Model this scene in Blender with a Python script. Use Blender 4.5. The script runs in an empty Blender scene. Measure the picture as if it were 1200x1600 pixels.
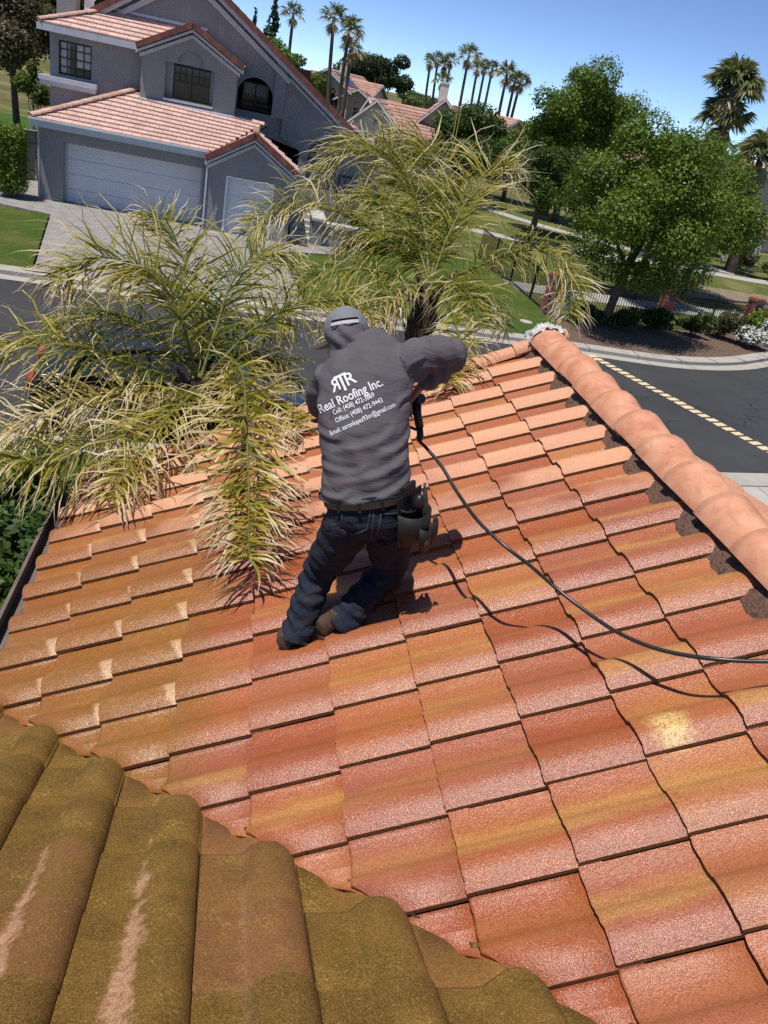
import bpy, bmesh, math, random
import numpy as np
from mathutils import Vector, Matrix, noise as mnoise
from mathutils.bvhtree import BVHTree

random.seed(7)
RNG = np.random.default_rng(11)
SC = bpy.context.scene
COL = SC.collection
R_ = math.radians

# ------------------------------------------------------------------ camera
CAM_Z = 5.85
cam_d = bpy.data.cameras.new("camera")
cam = bpy.data.objects.new("camera", cam_d)
COL.objects.link(cam)
cam_d.sensor_fit = 'VERTICAL'
cam_d.sensor_height = 36.0
cam_d.lens = 1250.0 / 1600.0 * 36.0
cam_d.clip_start = 0.05
cam_d.clip_end = 3000.0
_right = (0.9734965, -0.12882402, 0.18896808)
_down = (0.10462688, -0.48386747, -0.86886448)
_fwd = (0.20336612, 0.86560768, -0.45756483)
cam.matrix_world = Matrix(((_right[0], -_down[0], -_fwd[0], 0.0),
                           (_right[1], -_down[1], -_fwd[1], 0.0),
                           (_right[2], -_down[2], -_fwd[2], CAM_Z),
                           (0, 0, 0, 1)))
SC.camera = cam

# ------------------------------------------------------------------ sky, sun, exposure
SUN_DIR = Vector((0.25, 0.16, -0.955)).normalized()          # the way the light travels
to_sun = -SUN_DIR
sun_el = math.asin(to_sun.z)
sun_az = math.atan2(to_sun.x, to_sun.y)
world = bpy.data.worlds.new("World")
SC.world = world
world.use_nodes = True
wn = world.node_tree
bg = wn.nodes["Background"]
sky = wn.nodes.new("ShaderNodeTexSky")
sky.sky_type = 'NISHITA'
sky.sun_disc = False
sky.sun_elevation = sun_el
sky.sun_rotation = sun_az
sky.altitude = 100.0
sky.air_density = 0.36
sky.dust_density = 0.0
sky.ozone_density = 4.0
wn.links.new(sky.outputs[0], bg.inputs[0])
bg.inputs[1].default_value = 0.15
sun_d = bpy.data.lights.new("sun", 'SUN')
sun_d.energy = 4.1
sun_d.angle = R_(0.53)
sun_d.color = (1.0, 0.955, 0.88)
sun_o = bpy.data.objects.new("sun", sun_d)
COL.objects.link(sun_o)
sun_o.rotation_euler = SUN_DIR.to_track_quat('-Z', 'Y').to_euler()
SC.view_settings.view_transform = 'Standard'
SC.view_settings.look = 'None'
SC.view_settings.gamma = 1.0
SC.view_settings.exposure = 0.25
SC.view_settings.use_curve_mapping = False
SC.cycles.use_denoising = False
SC.cycles.max_bounces = 6
SC.cycles.transparent_max_bounces = 12

# ------------------------------------------------------------------ object helpers
WMAT = {}                                    # world matrices of parents, by name

def wmat(o):
    return WMAT.get(o.name, Matrix.Identity(4))

def tag(o, label=None, cat=None, group=None, kind=None):
    if label: o["label"] = label
    if cat: o["category"] = cat
    if group: o["group"] = group
    if kind: o["kind"] = kind
    return o

def link(o, parent=None, world_coords=True):
    COL.objects.link(o)
    if parent is not None:
        o.parent = parent
        if world_coords:
            o.matrix_parent_inverse = wmat(parent).inverted()
    return o

def thing(name, loc, label, cat, group=None, rz=0.0):
    o = bpy.data.objects.new(name, None)
    o.empty_display_size = 0.2
    COL.objects.link(o)
    o.location = loc
    o.rotation_euler = (0, 0, rz)
    WMAT[o.name] = Matrix.Translation(Vector(loc)) @ Matrix.Rotation(rz, 4, 'Z')
    return tag(o, label, cat, group)

def copy_tree(o, parent=None, matrix=None, label=None):
    c = o.copy()
    COL.objects.link(c)
    if parent is not None:
        c.parent = parent
    if matrix is not None:
        c.matrix_world = matrix
        WMAT[c.name] = matrix
    if label:
        c["label"] = label
    for ch in list(o.children):
        copy_tree(ch, c)
    return c

def np_mesh(name, V, F, smooth=False):
    """V (n,3) array, F (m,k) array of one polygon size"""
    V = np.asarray(V, dtype=np.float32); F = np.asarray(F, dtype=np.int32)
    me = bpy.data.meshes.new(name)
    m, k = F.shape
    me.vertices.add(len(V)); me.vertices.foreach_set("co", V.ravel())
    me.loops.add(m * k); me.loops.foreach_set("vertex_index", F.ravel())
    me.polygons.add(m)
    me.polygons.foreach_set("loop_start", np.arange(0, m * k, k, dtype=np.int32))
    me.polygons.foreach_set("loop_total", np.full(m, k, dtype=np.int32))
    if smooth:
        me.polygons.foreach_set("use_smooth", np.ones(m, dtype=bool))
    me.update(calc_edges=True)
    return me

class MB:
    """collects polygons for one mesh object"""
    def __init__(s):
        s.v = []; s.f = []; s.sm = []
    def face(s, pts, sm=False):
        b = len(s.v); s.v += [tuple(p) for p in pts]
        s.f.append(tuple(range(b, b + len(pts)))); s.sm.append(sm)
    def raw(s, v, f, sm=False):
        b = len(s.v); s.v += [tuple(p) for p in v]
        for q in f:
            s.f.append(tuple(b + i for i in q)); s.sm.append(sm)
    def box(s, x0, x1, y0, y1, z0, z1, m=None):
        v = [Vector((x, y, z)) for z in (z0, z1) for y in (y0, y1) for x in (x0, x1)]
        if m is not None: v = [m @ p for p in v]
        s.raw(v, [(0, 2, 3, 1), (4, 5, 7, 6), (0, 1, 5, 4), (2, 6, 7, 3), (0, 4, 6, 2), (1, 3, 7, 5)])
        return s
    def bar(s, a, b, w, h, up=(0, 0, 1)):
        a = Vector(a); b = Vector(b); t = (b - a)
        L = t.length; t.normalize(); up = Vector(up)
        sd = t.cross(up)
        if sd.length < 1e-4: sd = t.cross(Vector((1, 0, 0)))
        sd.normalize(); u = sd.cross(t)
        m = Matrix((( t.x, sd.x, u.x, a.x), (t.y, sd.y, u.y, a.y), (t.z, sd.z, u.z, a.z), (0, 0, 0, 1)))
        return s.box(0, L, -w / 2, w / 2, -h / 2, h / 2, m)
    def prism(s, poly, axis, a, b, m=None):
        """poly: 2D outline; axis 'y' -> (x,z) outline from y=a to y=b; 'x' -> (y,z); 'z' -> (x,y)"""
        def P(p, t):
            q = {'y': (p[0], t, p[1]), 'x': (t, p[0], p[1]), 'z': (p[0], p[1], t)}[axis]
            return m @ Vector(q) if m is not None else q
        n = len(poly)
        v = [P(p, a) for p in poly] + [P(p, b) for p in poly]
        f = [tuple(range(n))[::-1], tuple(range(n, 2 * n))]
        f += [(i, (i + 1) % n, n + (i + 1) % n, n + i) for i in range(n)]
        s.raw(v, f); return s
    def tube(s, pts, rad, n=8, sm=True, cap=True):
        pts = [Vector(p) for p in pts]
        if not hasattr(rad, '__len__'): rad = [rad] * len(pts)
        b = len(s.v); prev = None
        for i, p in enumerate(pts):
            t = (pts[min(i + 1, len(pts) - 1)] - pts[max(i - 1, 0)]).normalized()
            if prev is None:
                ref = Vector((0, 0, 1)) if abs(t.z) < .9 else Vector((1, 0, 0))
                u = t.cross(ref).normalized()
            else:
                u = (prev - t * prev.dot(t)).normalized()
            prev = u; w = t.cross(u)
            r = rad[i]
            ra, rb = r if hasattr(r, '__len__') else (r, r)
            for k in range(n):
                a = 2 * math.pi * k / n
                s.v.append(tuple(p + u * (ra * math.cos(a)) + w * (rb * math.sin(a))))
        for i in range(len(pts) - 1):
            for k in range(n):
                k2 = (k + 1) % n
                s.f.append((b + i * n + k, b + i * n + k2, b + (i + 1) * n + k2, b + (i + 1) * n + k)); s.sm.append(sm)
        if cap:
            s.f.append(tuple(b + k for k in range(n))[::-1]); s.sm.append(False)
            e = b + (len(pts) - 1) * n
            s.f.append(tuple(e + k for k in range(n))); s.sm.append(False)
        return s
    def mesh(s, name):
        me = bpy.data.meshes.new(name)
        me.from_pydata(s.v, [], s.f)
        me.polygons.foreach_set("use_smooth", s.sm)
        me.update()
        return me
    def build(s, name, mat, parent=None, local=False, recalc=True, bevel=0.0):
        me = s.mesh(name)
        if recalc or bevel:
            bm = bmesh.new(); bm.from_mesh(me)
            if bevel:
                bmesh.ops.remove_doubles(bm, verts=bm.verts, dist=1e-5)
                bmesh.ops.bevel(bm, geom=[e for e in bm.edges if e.is_manifold and e.calc_face_angle(0) > .6], offset=bevel, segments=2, profile=.6, affect='EDGES')
            bmesh.ops.recalc_face_normals(bm, faces=bm.faces)
            bm.to_mesh(me); bm.free()
        me.materials.append(mat)
        o = bpy.data.objects.new(name, me)
        return link(o, parent, not local)

def obj(name, me, mat=None, parent=None, local=False):
    if mat is not None and len(me.materials) == 0: me.materials.append(mat)
    o = bpy.data.objects.new(name, me)
    return link(o, parent, not local)

def catmull(pts, n):
    P = [np.array(p, float) for p in pts]
    P = [2 * P[0] - P[1]] + P + [2 * P[-1] - P[-2]]
    out = []
    m = len(P) - 3
    for i in range(n):
        u = i / (n - 1) * m
        k = min(int(u), m - 1); t = u - k
        a, b, c, d = P[k:k + 4]
        out.append(.5 * ((2 * b) + (-a + c) * t + (2 * a - 5 * b + 4 * c - d) * t * t + (-a + 3 * b - 3 * c + d) * t ** 3))
    return np.array(out)

# ------------------------------------------------------------------ material helpers
class T:
    def __init__(s, name):
        s.m = bpy.data.materials.new(name); s.m.use_nodes = True
        s.t = s.m.node_tree; s.t.nodes.clear()
        s.out = s.t.nodes.new("ShaderNodeOutputMaterial")
    def n(s, typ, ins=None, out=0, **props):
        nd = s.t.nodes.new(typ)
        for k, v in props.items(): setattr(nd, k, v)
        for k, v in (ins or {}).items():
            sk = nd.inputs[k]
            if isinstance(v, bpy.types.NodeSocket): s.t.links.new(v, sk)
            else: sk.default_value = v
        return nd.outputs[out]
    def pos(s): return s.n("ShaderNodeNewGeometry")
    def objco(s): return s.n("ShaderNodeTexCoord", out=3)
    def rnd(s): return s.n("ShaderNodeObjectInfo", out=5)
    def island(s): return s.n("ShaderNodeNewGeometry", out=8)
    def noise(s, vec, scale, detail=3.0, rough=.55, dist=0.0):
        return s.n("ShaderNodeTexNoise", {"Vector": vec, "Scale": scale, "Detail": detail, "Roughness": rough, "Distortion": dist})
    def math(s, op, a, b=0.0, c=None, clamp=False):
        ins = {0: a, 1: b}
        if c is not None: ins[2] = c
        return s.n("ShaderNodeMath", ins, operation=op, use_clamp=clamp)
    def mr(s, v, a, b, c=0.0, d=1.0, smooth=True):
        return s.n("ShaderNodeMapRange", {0: v, 1: a, 2: b, 3: c, 4: d}, interpolation_type='SMOOTHSTEP' if smooth else 'LINEAR')
    def mix(s, f, a, b, mode='MIX'):
        def c(x): return (*x, 1.0) if isinstance(x, tuple) and len(x) == 3 else x
        return s.n("ShaderNodeMix", {0: f, 6: c(a), 7: c(b)}, out=2, data_type='RGBA', blend_type=mode)
    def ramp(s, f, stops):
        nd = s.t.nodes.new("ShaderNodeValToRGB")
        e = nd.color_ramp.elements
        while len(e) < len(stops): e.new(.5)
        for q, (p, c) in zip(e, stops): q.position = p; q.color = (*c, 1)
        s.t.links.new(f, nd.inputs[0])
        return nd.outputs[0]
    def mapping(s, vec, scale=(1, 1, 1), loc=(0, 0, 0), rot=(0, 0, 0)):
        return s.n("ShaderNodeMapping", {0: vec, 1: loc, 2: rot, 3: scale})
    def addv(s, a, b): return s.n("ShaderNodeVectorMath", {0: a, 1: b}, operation='ADD')
    def sep(s, v):
        nd = s.t.nodes.new("ShaderNodeSeparateXYZ"); s.t.links.new(v, nd.inputs[0]); return nd.outputs
    def bump(s, h, strength, dist=.01, nrm=None):
        ins = {"Strength": strength, "Distance": dist, "Height": h}
        if nrm is not None: ins["Normal"] = nrm
        return s.n("ShaderNodeBump", ins)
    def finish(s, col, rough=.7, nrm=None, metal=0.0, spec=.5, coat=None, trans=None, sss=None):
        b = s.t.nodes.new("ShaderNodeBsdfPrincipled")
        def st(k, v):
            if isinstance(v, bpy.types.NodeSocket): s.t.links.new(v, b.inputs[k])
            elif isinstance(v, tuple) and len(v) == 3: b.inputs[k].default_value = (*v, 1)
            else: b.inputs[k].default_value = v
        st("Base Color", col); st("Roughness", rough); st("Metallic", metal); st("Specular IOR Level", spec)
        if nrm is not None: st("Normal", nrm)
        if coat is not None: st("Coat Weight", coat[0]); st("Coat Roughness", coat[1])
        sh = b.outputs[0]
        if trans is not None:            # thin leaf: some light comes through
            tr = s.n("ShaderNodeBsdfTranslucent", {0: trans[1] if isinstance(trans[1], bpy.types.NodeSocket) else (*trans[1], 1)})
            sh = s.n("ShaderNodeMixShader", {0: trans[0], 1: sh, 2: tr})
        s.t.links.new(sh, s.out.inputs[0])
        return s.m

def gm(name, c1, c2=None, scale=3.0, rough=.75, bscale=0.0, bstr=.2, bdist=.01, world=True, metal=0.0, spec=.4, c3=None, detail=4.0, island=0.0, rvar=0.0):
    """a plain material: two or three tones mixed by noise, optional bump and per-piece variation"""
    t = T(name)
    p = t.pos() if world else t.objco()
    col = (*c1, 1.0)
    if c2 is not None:
        f = t.noise(p, scale, detail, .6)
        st = [(.33, c1), (.67, c2)] if c3 is None else [(.3, c1), (.5, c2), (.7, c3)]
        col = t.ramp(f, st)
    if island:
        r = t.mr(t.island(), 0, 1, 1 - island, 1 + island, False)
        col = t.mix(1.0, col, t.n("ShaderNodeCombineColor", {0: r, 1: r, 2: r}), 'MULTIPLY')
    if rvar:
        r = t.mr(t.rnd(), 0, 1, 1 - rvar, 1 + rvar, False)
        col = t.mix(1.0, col, t.n("ShaderNodeCombineColor", {0: r, 1: r, 2: r}), 'MULTIPLY')
    nrm = None
    if bscale: nrm = t.bump(t.noise(p, bscale, 4.0, .6), bstr, bdist)
    if not isinstance(col, bpy.types.NodeSocket): col = tuple(col[:3])
    return t.finish(col, rough, nrm, metal, spec)
# ------------------------------------------------------------------ roof tile materials
PITCH = 0.4363671574644761
TW, TE = 0.336, 0.3708283                    # tile cover width and exposure
OX, OY, OZ = 0.26244365, 2.94097937, 3.29225499   # a tile corner on the washed slope
CP, SP, TP = math.cos(PITCH), math.sin(PITCH), math.tan(PITCH)
VAL = 2.309                                  # the valley runs along X + Y = VAL

def tile_mat(name, moss=False, back=False, cap=False):
    t = T(name)
    oc = t.objco(); wp = t.pos(); r = t.rnd()
    x, y, z = t.sep(oc)
    v = t.math('DIVIDE', y, TW)                      # 0 at the hump edge, 1 at the pan edge
    off = t.n("ShaderNodeCombineXYZ", {0: t.math('MULTIPLY', r, 37.0), 1: t.math('MULTIPLY', r, 91.0), 2: t.math('MULTIPLY', r, 17.0)})
    lc = t.addv(oc, off)
    stretch = t.mapping(lc, (2.0, 9.0, 9.0))
    n1 = t.noise(stretch, 1.3, 4.0, .6)
    fine = t.noise(lc, 120.0, 3.0, .75)
    grit = t.noise(lc, 300.0, 2.0, .6)
    mid = t.noise(lc, 22.0, 4.0, .65)
    wx, wy, wz = t.sep(wp)
    base = t.ramp(n1, [(.28, (.34, .080, .028)), (.5, (.46, .140, .042)), (.72, (.37, .11, .062))])
    tint = t.ramp(t.math('FRACT', t.math('MULTIPLY', r, 7.31)), [(.0, (.31, .075, .035)), (.3, (.46, .155, .055)), (.65, (.34, .115, .080)), (1.0, (.52, .22, .075))])
    base = t.mix(.62, base, tint)
    # the sandy yellow flash that runs along each tile
    v0 = t.mr(t.math('FRACT', t.math('MULTIPLY', r, 13.7)), 0, 1, .30, .62, False)
    dv = t.math('ABSOLUTE', t.math('SUBTRACT', t.math('ADD', v, t.math('MULTIPLY', t.math('SUBTRACT', n1, .5), .55)), v0))
    band = t.mr(dv, .02, .30, 1.0, 0.0)
    on = t.mr(t.math('FRACT', t.math('MULTIPLY', r, 29.3)), .15, .75, .1, 1.0)
    sand = t.math('ADD', t.math('MULTIPLY', band, on), t.math('MULTIPLY', t.math('SUBTRACT', t.noise(lc, 75.0, 3.0, .8), .5), 1.5))
    band = t.math('MAXIMUM', t.mr(sand, .40, .95, 0.0, .62), t.math('MULTIPLY', t.math('MULTIPLY', band, on), .62))
    col = t.mix(band, base, t.mix(t.mr(grit, .35, .65), (.56, .275, .070), (.72, .43, .15)))
    # greyer, mauve hump crest
    mv = t.math('MULTIPLY', t.mr(v, .30, .06, 0.0, 1.0), t.mr(mid, .3, .65, .10, .60))
    col = t.mix(mv, col, (.31, .135, .095))
    g = t.mr(grit, .25, .75, .62, 1.36, False)
    g2 = t.mr(fine, .25, .75, .70, 1.28, False)
    gg = t.math('MULTIPLY', g, g2)
    if not moss:
        # ochre-brown grime left on the low side near the valley
        wn_ = t.noise(wp, 1.6, 4.0, .6)
        low = t.math('ADD', t.mr(wx, .50, -.40, 0.0, 1.0), t.math('MULTIPLY', t.math('SUBTRACT', wn_, .5), .9))
        low = t.math('MULTIPLY', t.mr(low, .15, .85), t.mr(mid, .25, .7, .45, 1.0))
        low = t.math('MULTIPLY', low, t.mr(wy, 5.6, 3.4, .35, .95))
        col = t.mix(low, col, (.27, .135, .020))
        blk = t.math('MULTIPLY', t.mr(t.noise(lc, 34.0, 4.0, .7), .60, .72), t.mr(t.noise(wp, 4.0, 2.0), .48, .62))
        col = t.mix(t.math('MULTIPLY', blk, .75), col, (.10, .075, .05))
        sl = t.math('ADD', x, t.math('MULTIPLY', t.math('SUBTRACT', v, .22), .12))
        sl = t.math('ADD', sl, t.math('MULTIPLY', t.math('SUBTRACT', n1, .5), .05))
        sl = t.math('MULTIPLY', t.mr(t.math('SUBTRACT', sl, t.mr(t.math('FRACT', t.math('MULTIPLY', r, 17.9)), 0, 1, -.022, .030, False)), TE - .060, TE - .030), t.mr(v, .48, .34))
        sl = t.math('MULTIPLY', sl, t.math('MULTIPLY', t.mr(wx, .12, -.05), t.mr(wy, 2.7, 3.0)))
        col = t.mix(t.math('MULTIPLY', sl, t.mr(fine, .3, .6, .5, .95)), col, (.70, .47, .27))
        dryline = t.math('ADD', wy, t.math('MULTIPLY', wx, .42))
        dryline = t.math('ADD', dryline, t.math('MULTIPLY', t.math('SUBTRACT', t.noise(wp, 2.2, 3.0), .5), 1.3))
        dry = t.mr(dryline, 4.3, 5.0)
        dry = t.math('MULTIPLY', dry, t.mr(t.math('ADD', v, t.math('MULTIPLY', t.math('SUBTRACT', mid, .5), .25)), .76, .58, .12, 1.0))
        if back: dry = t.math('ADD', 0.9, 0.0)
        dcol = t.mix(.70, col, (.74, .405, .255))
        wcol = t.mix(.22, col, (.20, .040, .010))
        col = t.mix(dry, wcol, dcol)
        col = t.mix(1.0, col, t.n("ShaderNodeCombineColor", {0: gg, 1: gg, 2: gg}), 'MULTIPLY')
        rough = t.mr(dry, 0, 1, .23, .86, False)
        rough = t.math('ADD', rough, t.math('MULTIPLY', t.math('SUBTRACT', mid, .5), .22))
        nb = t.bump(mid, .35, .008)
        nb = t.bump(fine, .75, .0040, nb)
        nb = t.bump(grit, .5, .0012, nb)
        stain = t.n("ShaderNodeVectorMath", {0: wp, 1: (1.706, 2.018, 3.988)}, out=1, operation='DISTANCE')
        stain = t.math('ADD', stain, t.math('MULTIPLY', t.math('SUBTRACT', t.noise(wp, 24.0, 4.0, .7), .5), .10))
        stain = t.math('MULTIPLY', t.mr(stain, .045, .115, 1.0, 0.0), t.mr(fine, .35, .52))
        col = t.mix(t.math('MULTIPLY', stain, .9), col, (.78, .60, .22))
        return t.finish(col, rough, nb, 0.0, t.mr(dry, 0, 1, .55, .25, False))
    # unwashed slope: moss, lichen and dirt over the same tile
    m1 = t.noise(wp, 5.0, 5.0, .65)
    m2 = t.noise(wp, 23.0, 4.0, .7)
    dirt = t.ramp(m1, [(.30, (.070, .038, .006)), (.48, (.130, .070, .010)), (.62, (.185, .092, .020)), (.75, (.21, .078, .032))])
    col = t.mix(t.mr(t.noise(wp, 170.0, 3.0, .8), .42, .62, 0.0, .75), dirt, (.29, .165, .034))
    col = t.mix(t.mr(t.math('FRACT', t.math('MULTIPLY', r, 5.9)), .55, 1.0, 0.0, .55), col, (.27, .105, .050))
    gold = t.math('MULTIPLY', t.mr(t.noise(wp, 6.0, 3.0), .50, .70), t.mr(t.noise(wp, 95.0, 3.0, .8), .50, .60))
    col = t.mix(t.math('MULTIPLY', gold, .7), col, (.42, .27, .055))
    green = t.math('MULTIPLY', t.mr(t.noise(wp, 11.0, 4.0, .7), .55, .72), t.mr(v, .2, .9, .5, 1.0))
    col = t.mix(t.math('MULTIPLY', green, .5), col, (.115, .080, .006))
    # strips rinsed back to bare pink concrete
    cl = t.math('ADD', t.math('ABSOLUTE', t.math('SUBTRACT', v, .46)), t.math('MULTIPLY', t.math('SUBTRACT', t.noise(wp, 11.0, 5.0, .7), .5), .42))
    cw = t.mr(wy, 2.2, 1.0, -.03, .12, False)
    clean = t.mr(t.math('SUBTRACT', cl, cw), -.05, .05, 1.0, 0.0)
    clean = t.math('MULTIPLY', clean, t.math('MULTIPLY', t.mr(wx, .28, .02, 0.0, 1.0), t.mr(wx, -1.1, -.7, 0.0, 1.0)))
    col = t.mix(t.math('MULTIPLY', clean, t.mr(t.noise(wp, 60.0, 4.0, .8), .30, .62, .25, .95)), col, (.56, .31, .19))
    col = t.mix(1.0, col, t.n("ShaderNodeCombineColor", {0: gg, 1: gg, 2: gg}), 'MULTIPLY')
    fl = t.mr(t.noise(wp, 130.0, 1.0), .74, .78)
    col = t.mix(t.math('MULTIPLY', fl, .8), col, (.55, .42, .20))
    nb = t.bump(m2, .45, .006)
    nb = t.bump(t.noise(wp, 190.0, 3.0, .8), .9, .0045, nb)
    nb = t.bump(grit, .5, .0015, nb)
    return t.finish(col, .88, nb, 0.0, .3)

M_TILE = tile_mat("washed_clay_tile")
M_TILE_BACK = tile_mat("dry_clay_tile", back=True)
M_MOSS = tile_mat("mossy_tile", moss=True)

def cap_mat():
    t = T("ridge_cap_clay"); oc = t.objco(); wp = t.pos(); r = t.rnd()
    off = t.n("ShaderNodeCombineXYZ", {0: t.math('MULTIPLY', r, 37.0), 1: t.math('MULTIPLY', r, 91.0), 2: 0.0})
    lc = t.addv(oc, off)
    a = t.noise(lc, 7.0, 5.0, .6); b = t.noise(lc, 60.0, 4.0, .7); g = t.noise(lc, 330.0, 2.0)
    col = t.ramp(a, [(.3, (.46, .185, .100)), (.5, (.60, .275, .165)), (.7, (.66, .36, .22))])
    y_ = t.sep(oc)[1]
    seam = t.math('ADD', t.math('ABSOLUTE', y_), t.math('MULTIPLY', t.math('SUBTRACT', t.noise(lc, 12.0, 3.0), .5), .06))
    col = t.mix(t.mr(seam, .015, .055, .45, 0.0), col, (.34, .17, .105))
    col = t.mix(t.math('MULTIPLY', t.mr(t.noise(t.mapping(lc, (3, 1, 3)), 6.0, 4.0, .6), .55, .7), .5), col, (.44, .20, .12))
    col = t.mix(t.math('MULTIPLY', t.mr(b, .58, .72), .4), col, (.50, .36, .27))
    col = t.mix(t.math('MULTIPLY', t.mr(t.noise(lc, 40, 2), .70, .75), .85), col, (.13, .07, .05))
    k = t.mr(g, .25, .75, .82, 1.15, False)
    col = t.mix(1.0, col, t.n("ShaderNodeCombineColor", {0: k, 1: k, 2: k}), 'MULTIPLY')
    nb = t.bump(b, .35, .004); nb = t.bump(g, .5, .0012, nb)
    return t.finish(col, .8, nb, 0, .3)
M_CAP = cap_mat()
M_MORTAR = gm("mortar", (.085, .046, .032), (.17, .095, .065), 30.0, .95, 60.0, 1.0, .02, c3=(.05, .03, .022))
M_EDGE = gm("grimy_shaded_tile_edge", (.085, .042, .016), (.16, .075, .032), 30.0, .9, c3=(.05, .03, .012))  # algae grime on the edges, with the joint shadow painted into the same dark tone
M_DECK = gm("roof_felt", (.03, .025, .02), rough=.95)
M_GUTTER = gm("gutter_paint", (.12, .09, .075), (.18, .14, .12), 6.0, .55, 40, .1)
M_STUCCO_OWN = gm("own_stucco", (.60, .52, .42), (.66, .58, .48), 4.0, .9, 60.0, .5, .006)
M_FOIL = gm("lead_flashing", (.48, .46, .45), (.66, .64, .62), 18.0, .5, 30.0, 1.0, .02, metal=.25)

# ------------------------------------------------------------------ the tile shape
PROF = [(0, .0310), (.012, .0330), (.05, .0400), (.10, .0485), (.16, .0560), (.225, .0600), (.29, .0600), (.36, .0560), (.43, .0475), (.495, .0345),
        (.530, .0235), (.555, .0150), (.62, .0080), (.70, .0030), (.78, .0010), (.85, .0028), (.92, .0068), (1.0, .0115)]
PROF_M = [(0, .008), (.02, .024), (.06, .040), (.12, .052), (.20, .060), (.28, .062), (.36, .058), (.44, .047), (.505, .031), (.545, .016), (.565, .0095),
          (.585, .0085), (.68, .0055), (.78, .0045), (.88, .0045), (.94, .005), (.98, .0055), (1.0, .0065)]
THK = .017
def s_tile(L, lift, seed, mirror=False):
    rr = random.Random(seed)
    mb = MB()
    pf = PROF_M if mirror else PROF
    ys = [p[0] * TW * .992 for p in pf]; hs = [p[1] for p in pf]
    if mirror: ys = [TW * .992 - q for q in ys][::-1]; hs = hs[::-1]
    n = len(ys)
    jit = [rr.uniform(-.0035, .0025) for _ in range(n)]
    xs = [0.0, .010, L * .5, L]
    dz = [-.0025, 0, 0, 0]
    top = [[(x + (jit[i] if k < 2 else 0), ys[i], hs[i] + lift * (1 - x / L) + dz[k]) for i in range(n)] for k, x in enumerate(xs)]
    bot = [[(p[0], p[1], p[2] - THK) for p in row] for row in (top[0], top[-1])]
    V = [p for row in top for p in row]
    F = [(k * n + i, (k + 1) * n + i, (k + 1) * n + i + 1, k * n + i + 1) for k in range(len(xs) - 1) for i in range(n - 1)]
    mb.raw(V, [f[::-1] for f in F], True)
    ntop = len(mb.f)
    for i in range(n - 1):
        mb.face([bot[0][i], bot[0][i + 1], top[0][i + 1], top[0][i]])
        mb.face([bot[0][i + 1], bot[0][i], bot[1][i], bot[1][i + 1]])
        mb.face([bot[1][i + 1], bot[1][i], top[-1][i], top[-1][i + 1]])
    for i in (0, n - 1):
        q = [bot[0][i], top[0][i], top[1][i], top[2][i], top[3][i], bot[1][i]]
        mb.face(q if i else q[::-1])
    me = mb.mesh("roof_tile")
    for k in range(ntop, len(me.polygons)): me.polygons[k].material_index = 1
    return me

TL = TE + .075
TILES = [s_tile(TL, .026, 40 + i) for i in range(5)]
TILES_M = [s_tile(TL, .023, 60 + i, True) for i in range(5)]
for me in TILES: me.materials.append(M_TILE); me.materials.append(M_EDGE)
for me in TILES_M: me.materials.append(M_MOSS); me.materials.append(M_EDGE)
TILES_C = []
for i in range(3):
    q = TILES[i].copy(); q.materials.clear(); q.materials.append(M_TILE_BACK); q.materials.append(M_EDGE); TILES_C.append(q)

house = thing("tiled_house", (1.6, 1.0, 0), "terracotta tiled house roof in the foreground on which the worker stands", "house")

def cut_mesh(me, mw, keep_pos, mat):
    """cut a tile along the valley's vertical plane; keep the side keep_pos*(X+Y-VAL) > 0"""
    q = me.copy()
    bm = bmesh.new(); bm.from_mesh(q)
    inv = mw.inverted()
    off = -.006 if keep_pos > 0 else .030
    co = inv @ Vector((VAL / 2 + off, VAL / 2 + off, 3.3))
    nr = (mw.to_3x3().transposed() @ Vector((1, 1, 0))).normalized()
    bmesh.ops.remove_doubles(bm, verts=bm.verts, dist=1e-5)
    res = bmesh.ops.bisect_plane(bm, geom=bm.verts[:] + bm.edges[:] + bm.faces[:], plane_co=co, plane_no=nr * (1 if keep_pos < 0 else -1), clear_outer=True)
    ed = [e for e in res['geom_cut'] if isinstance(e, bmesh.types.BMEdge)]
    try: bmesh.ops.holes_fill(bm, edges=ed, sides=0)
    except Exception: pass
    n = len(bm.verts)
    bm.to_mesh(q); bm.free()
    return q if n > 6 else None

def place_tiles(slope, origin, ex, ey, ez, cells, meshes, seed, keep=0):
    rr = random.Random(seed)
    rot = Matrix((ex, ey, ez)).transposed().to_4x4()
    inv = Matrix.Identity(4)                         # slopes sit at the world origin
    for (c, r) in cells:
        p = origin + ex * (c * TE) - ey * (r * TW) if keep >= 0 else origin + ex * (c * TE) + ey * (r * TW)
        p = p + ez * rr.uniform(-.0015, .0025) + ex * rr.uniform(-.004, .004)
        mw = Matrix.Translation(p) @ rot @ Matrix.Rotation(rr.uniform(-.006, .006), 4, 'Z') @ Matrix.Rotation(rr.uniform(-.008, .008), 4, 'X')
        me = meshes[rr.randrange(len(meshes))]
        if keep:
            cs = [mw @ Vector((a, b, 0)) for a in (0, TL) for b in (0, TW)]
            d = [keep * (q.x + q.y - VAL) for q in cs]
            if max(d) < (.03 if keep > 0 else -.05): continue
            if min(d) < .045 or keep < 0 and max(-q for q in d) > -.2:
                me = cut_mesh(me, mw, keep, None)
                if me is None or len(me.polygons) < 6: continue
        o = bpy.data.objects.new("roof_tile", me)
        COL.objects.link(o)
        o.parent = slope
        o.matrix_parent_inverse = inv
        o.matrix_basis = mw

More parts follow.
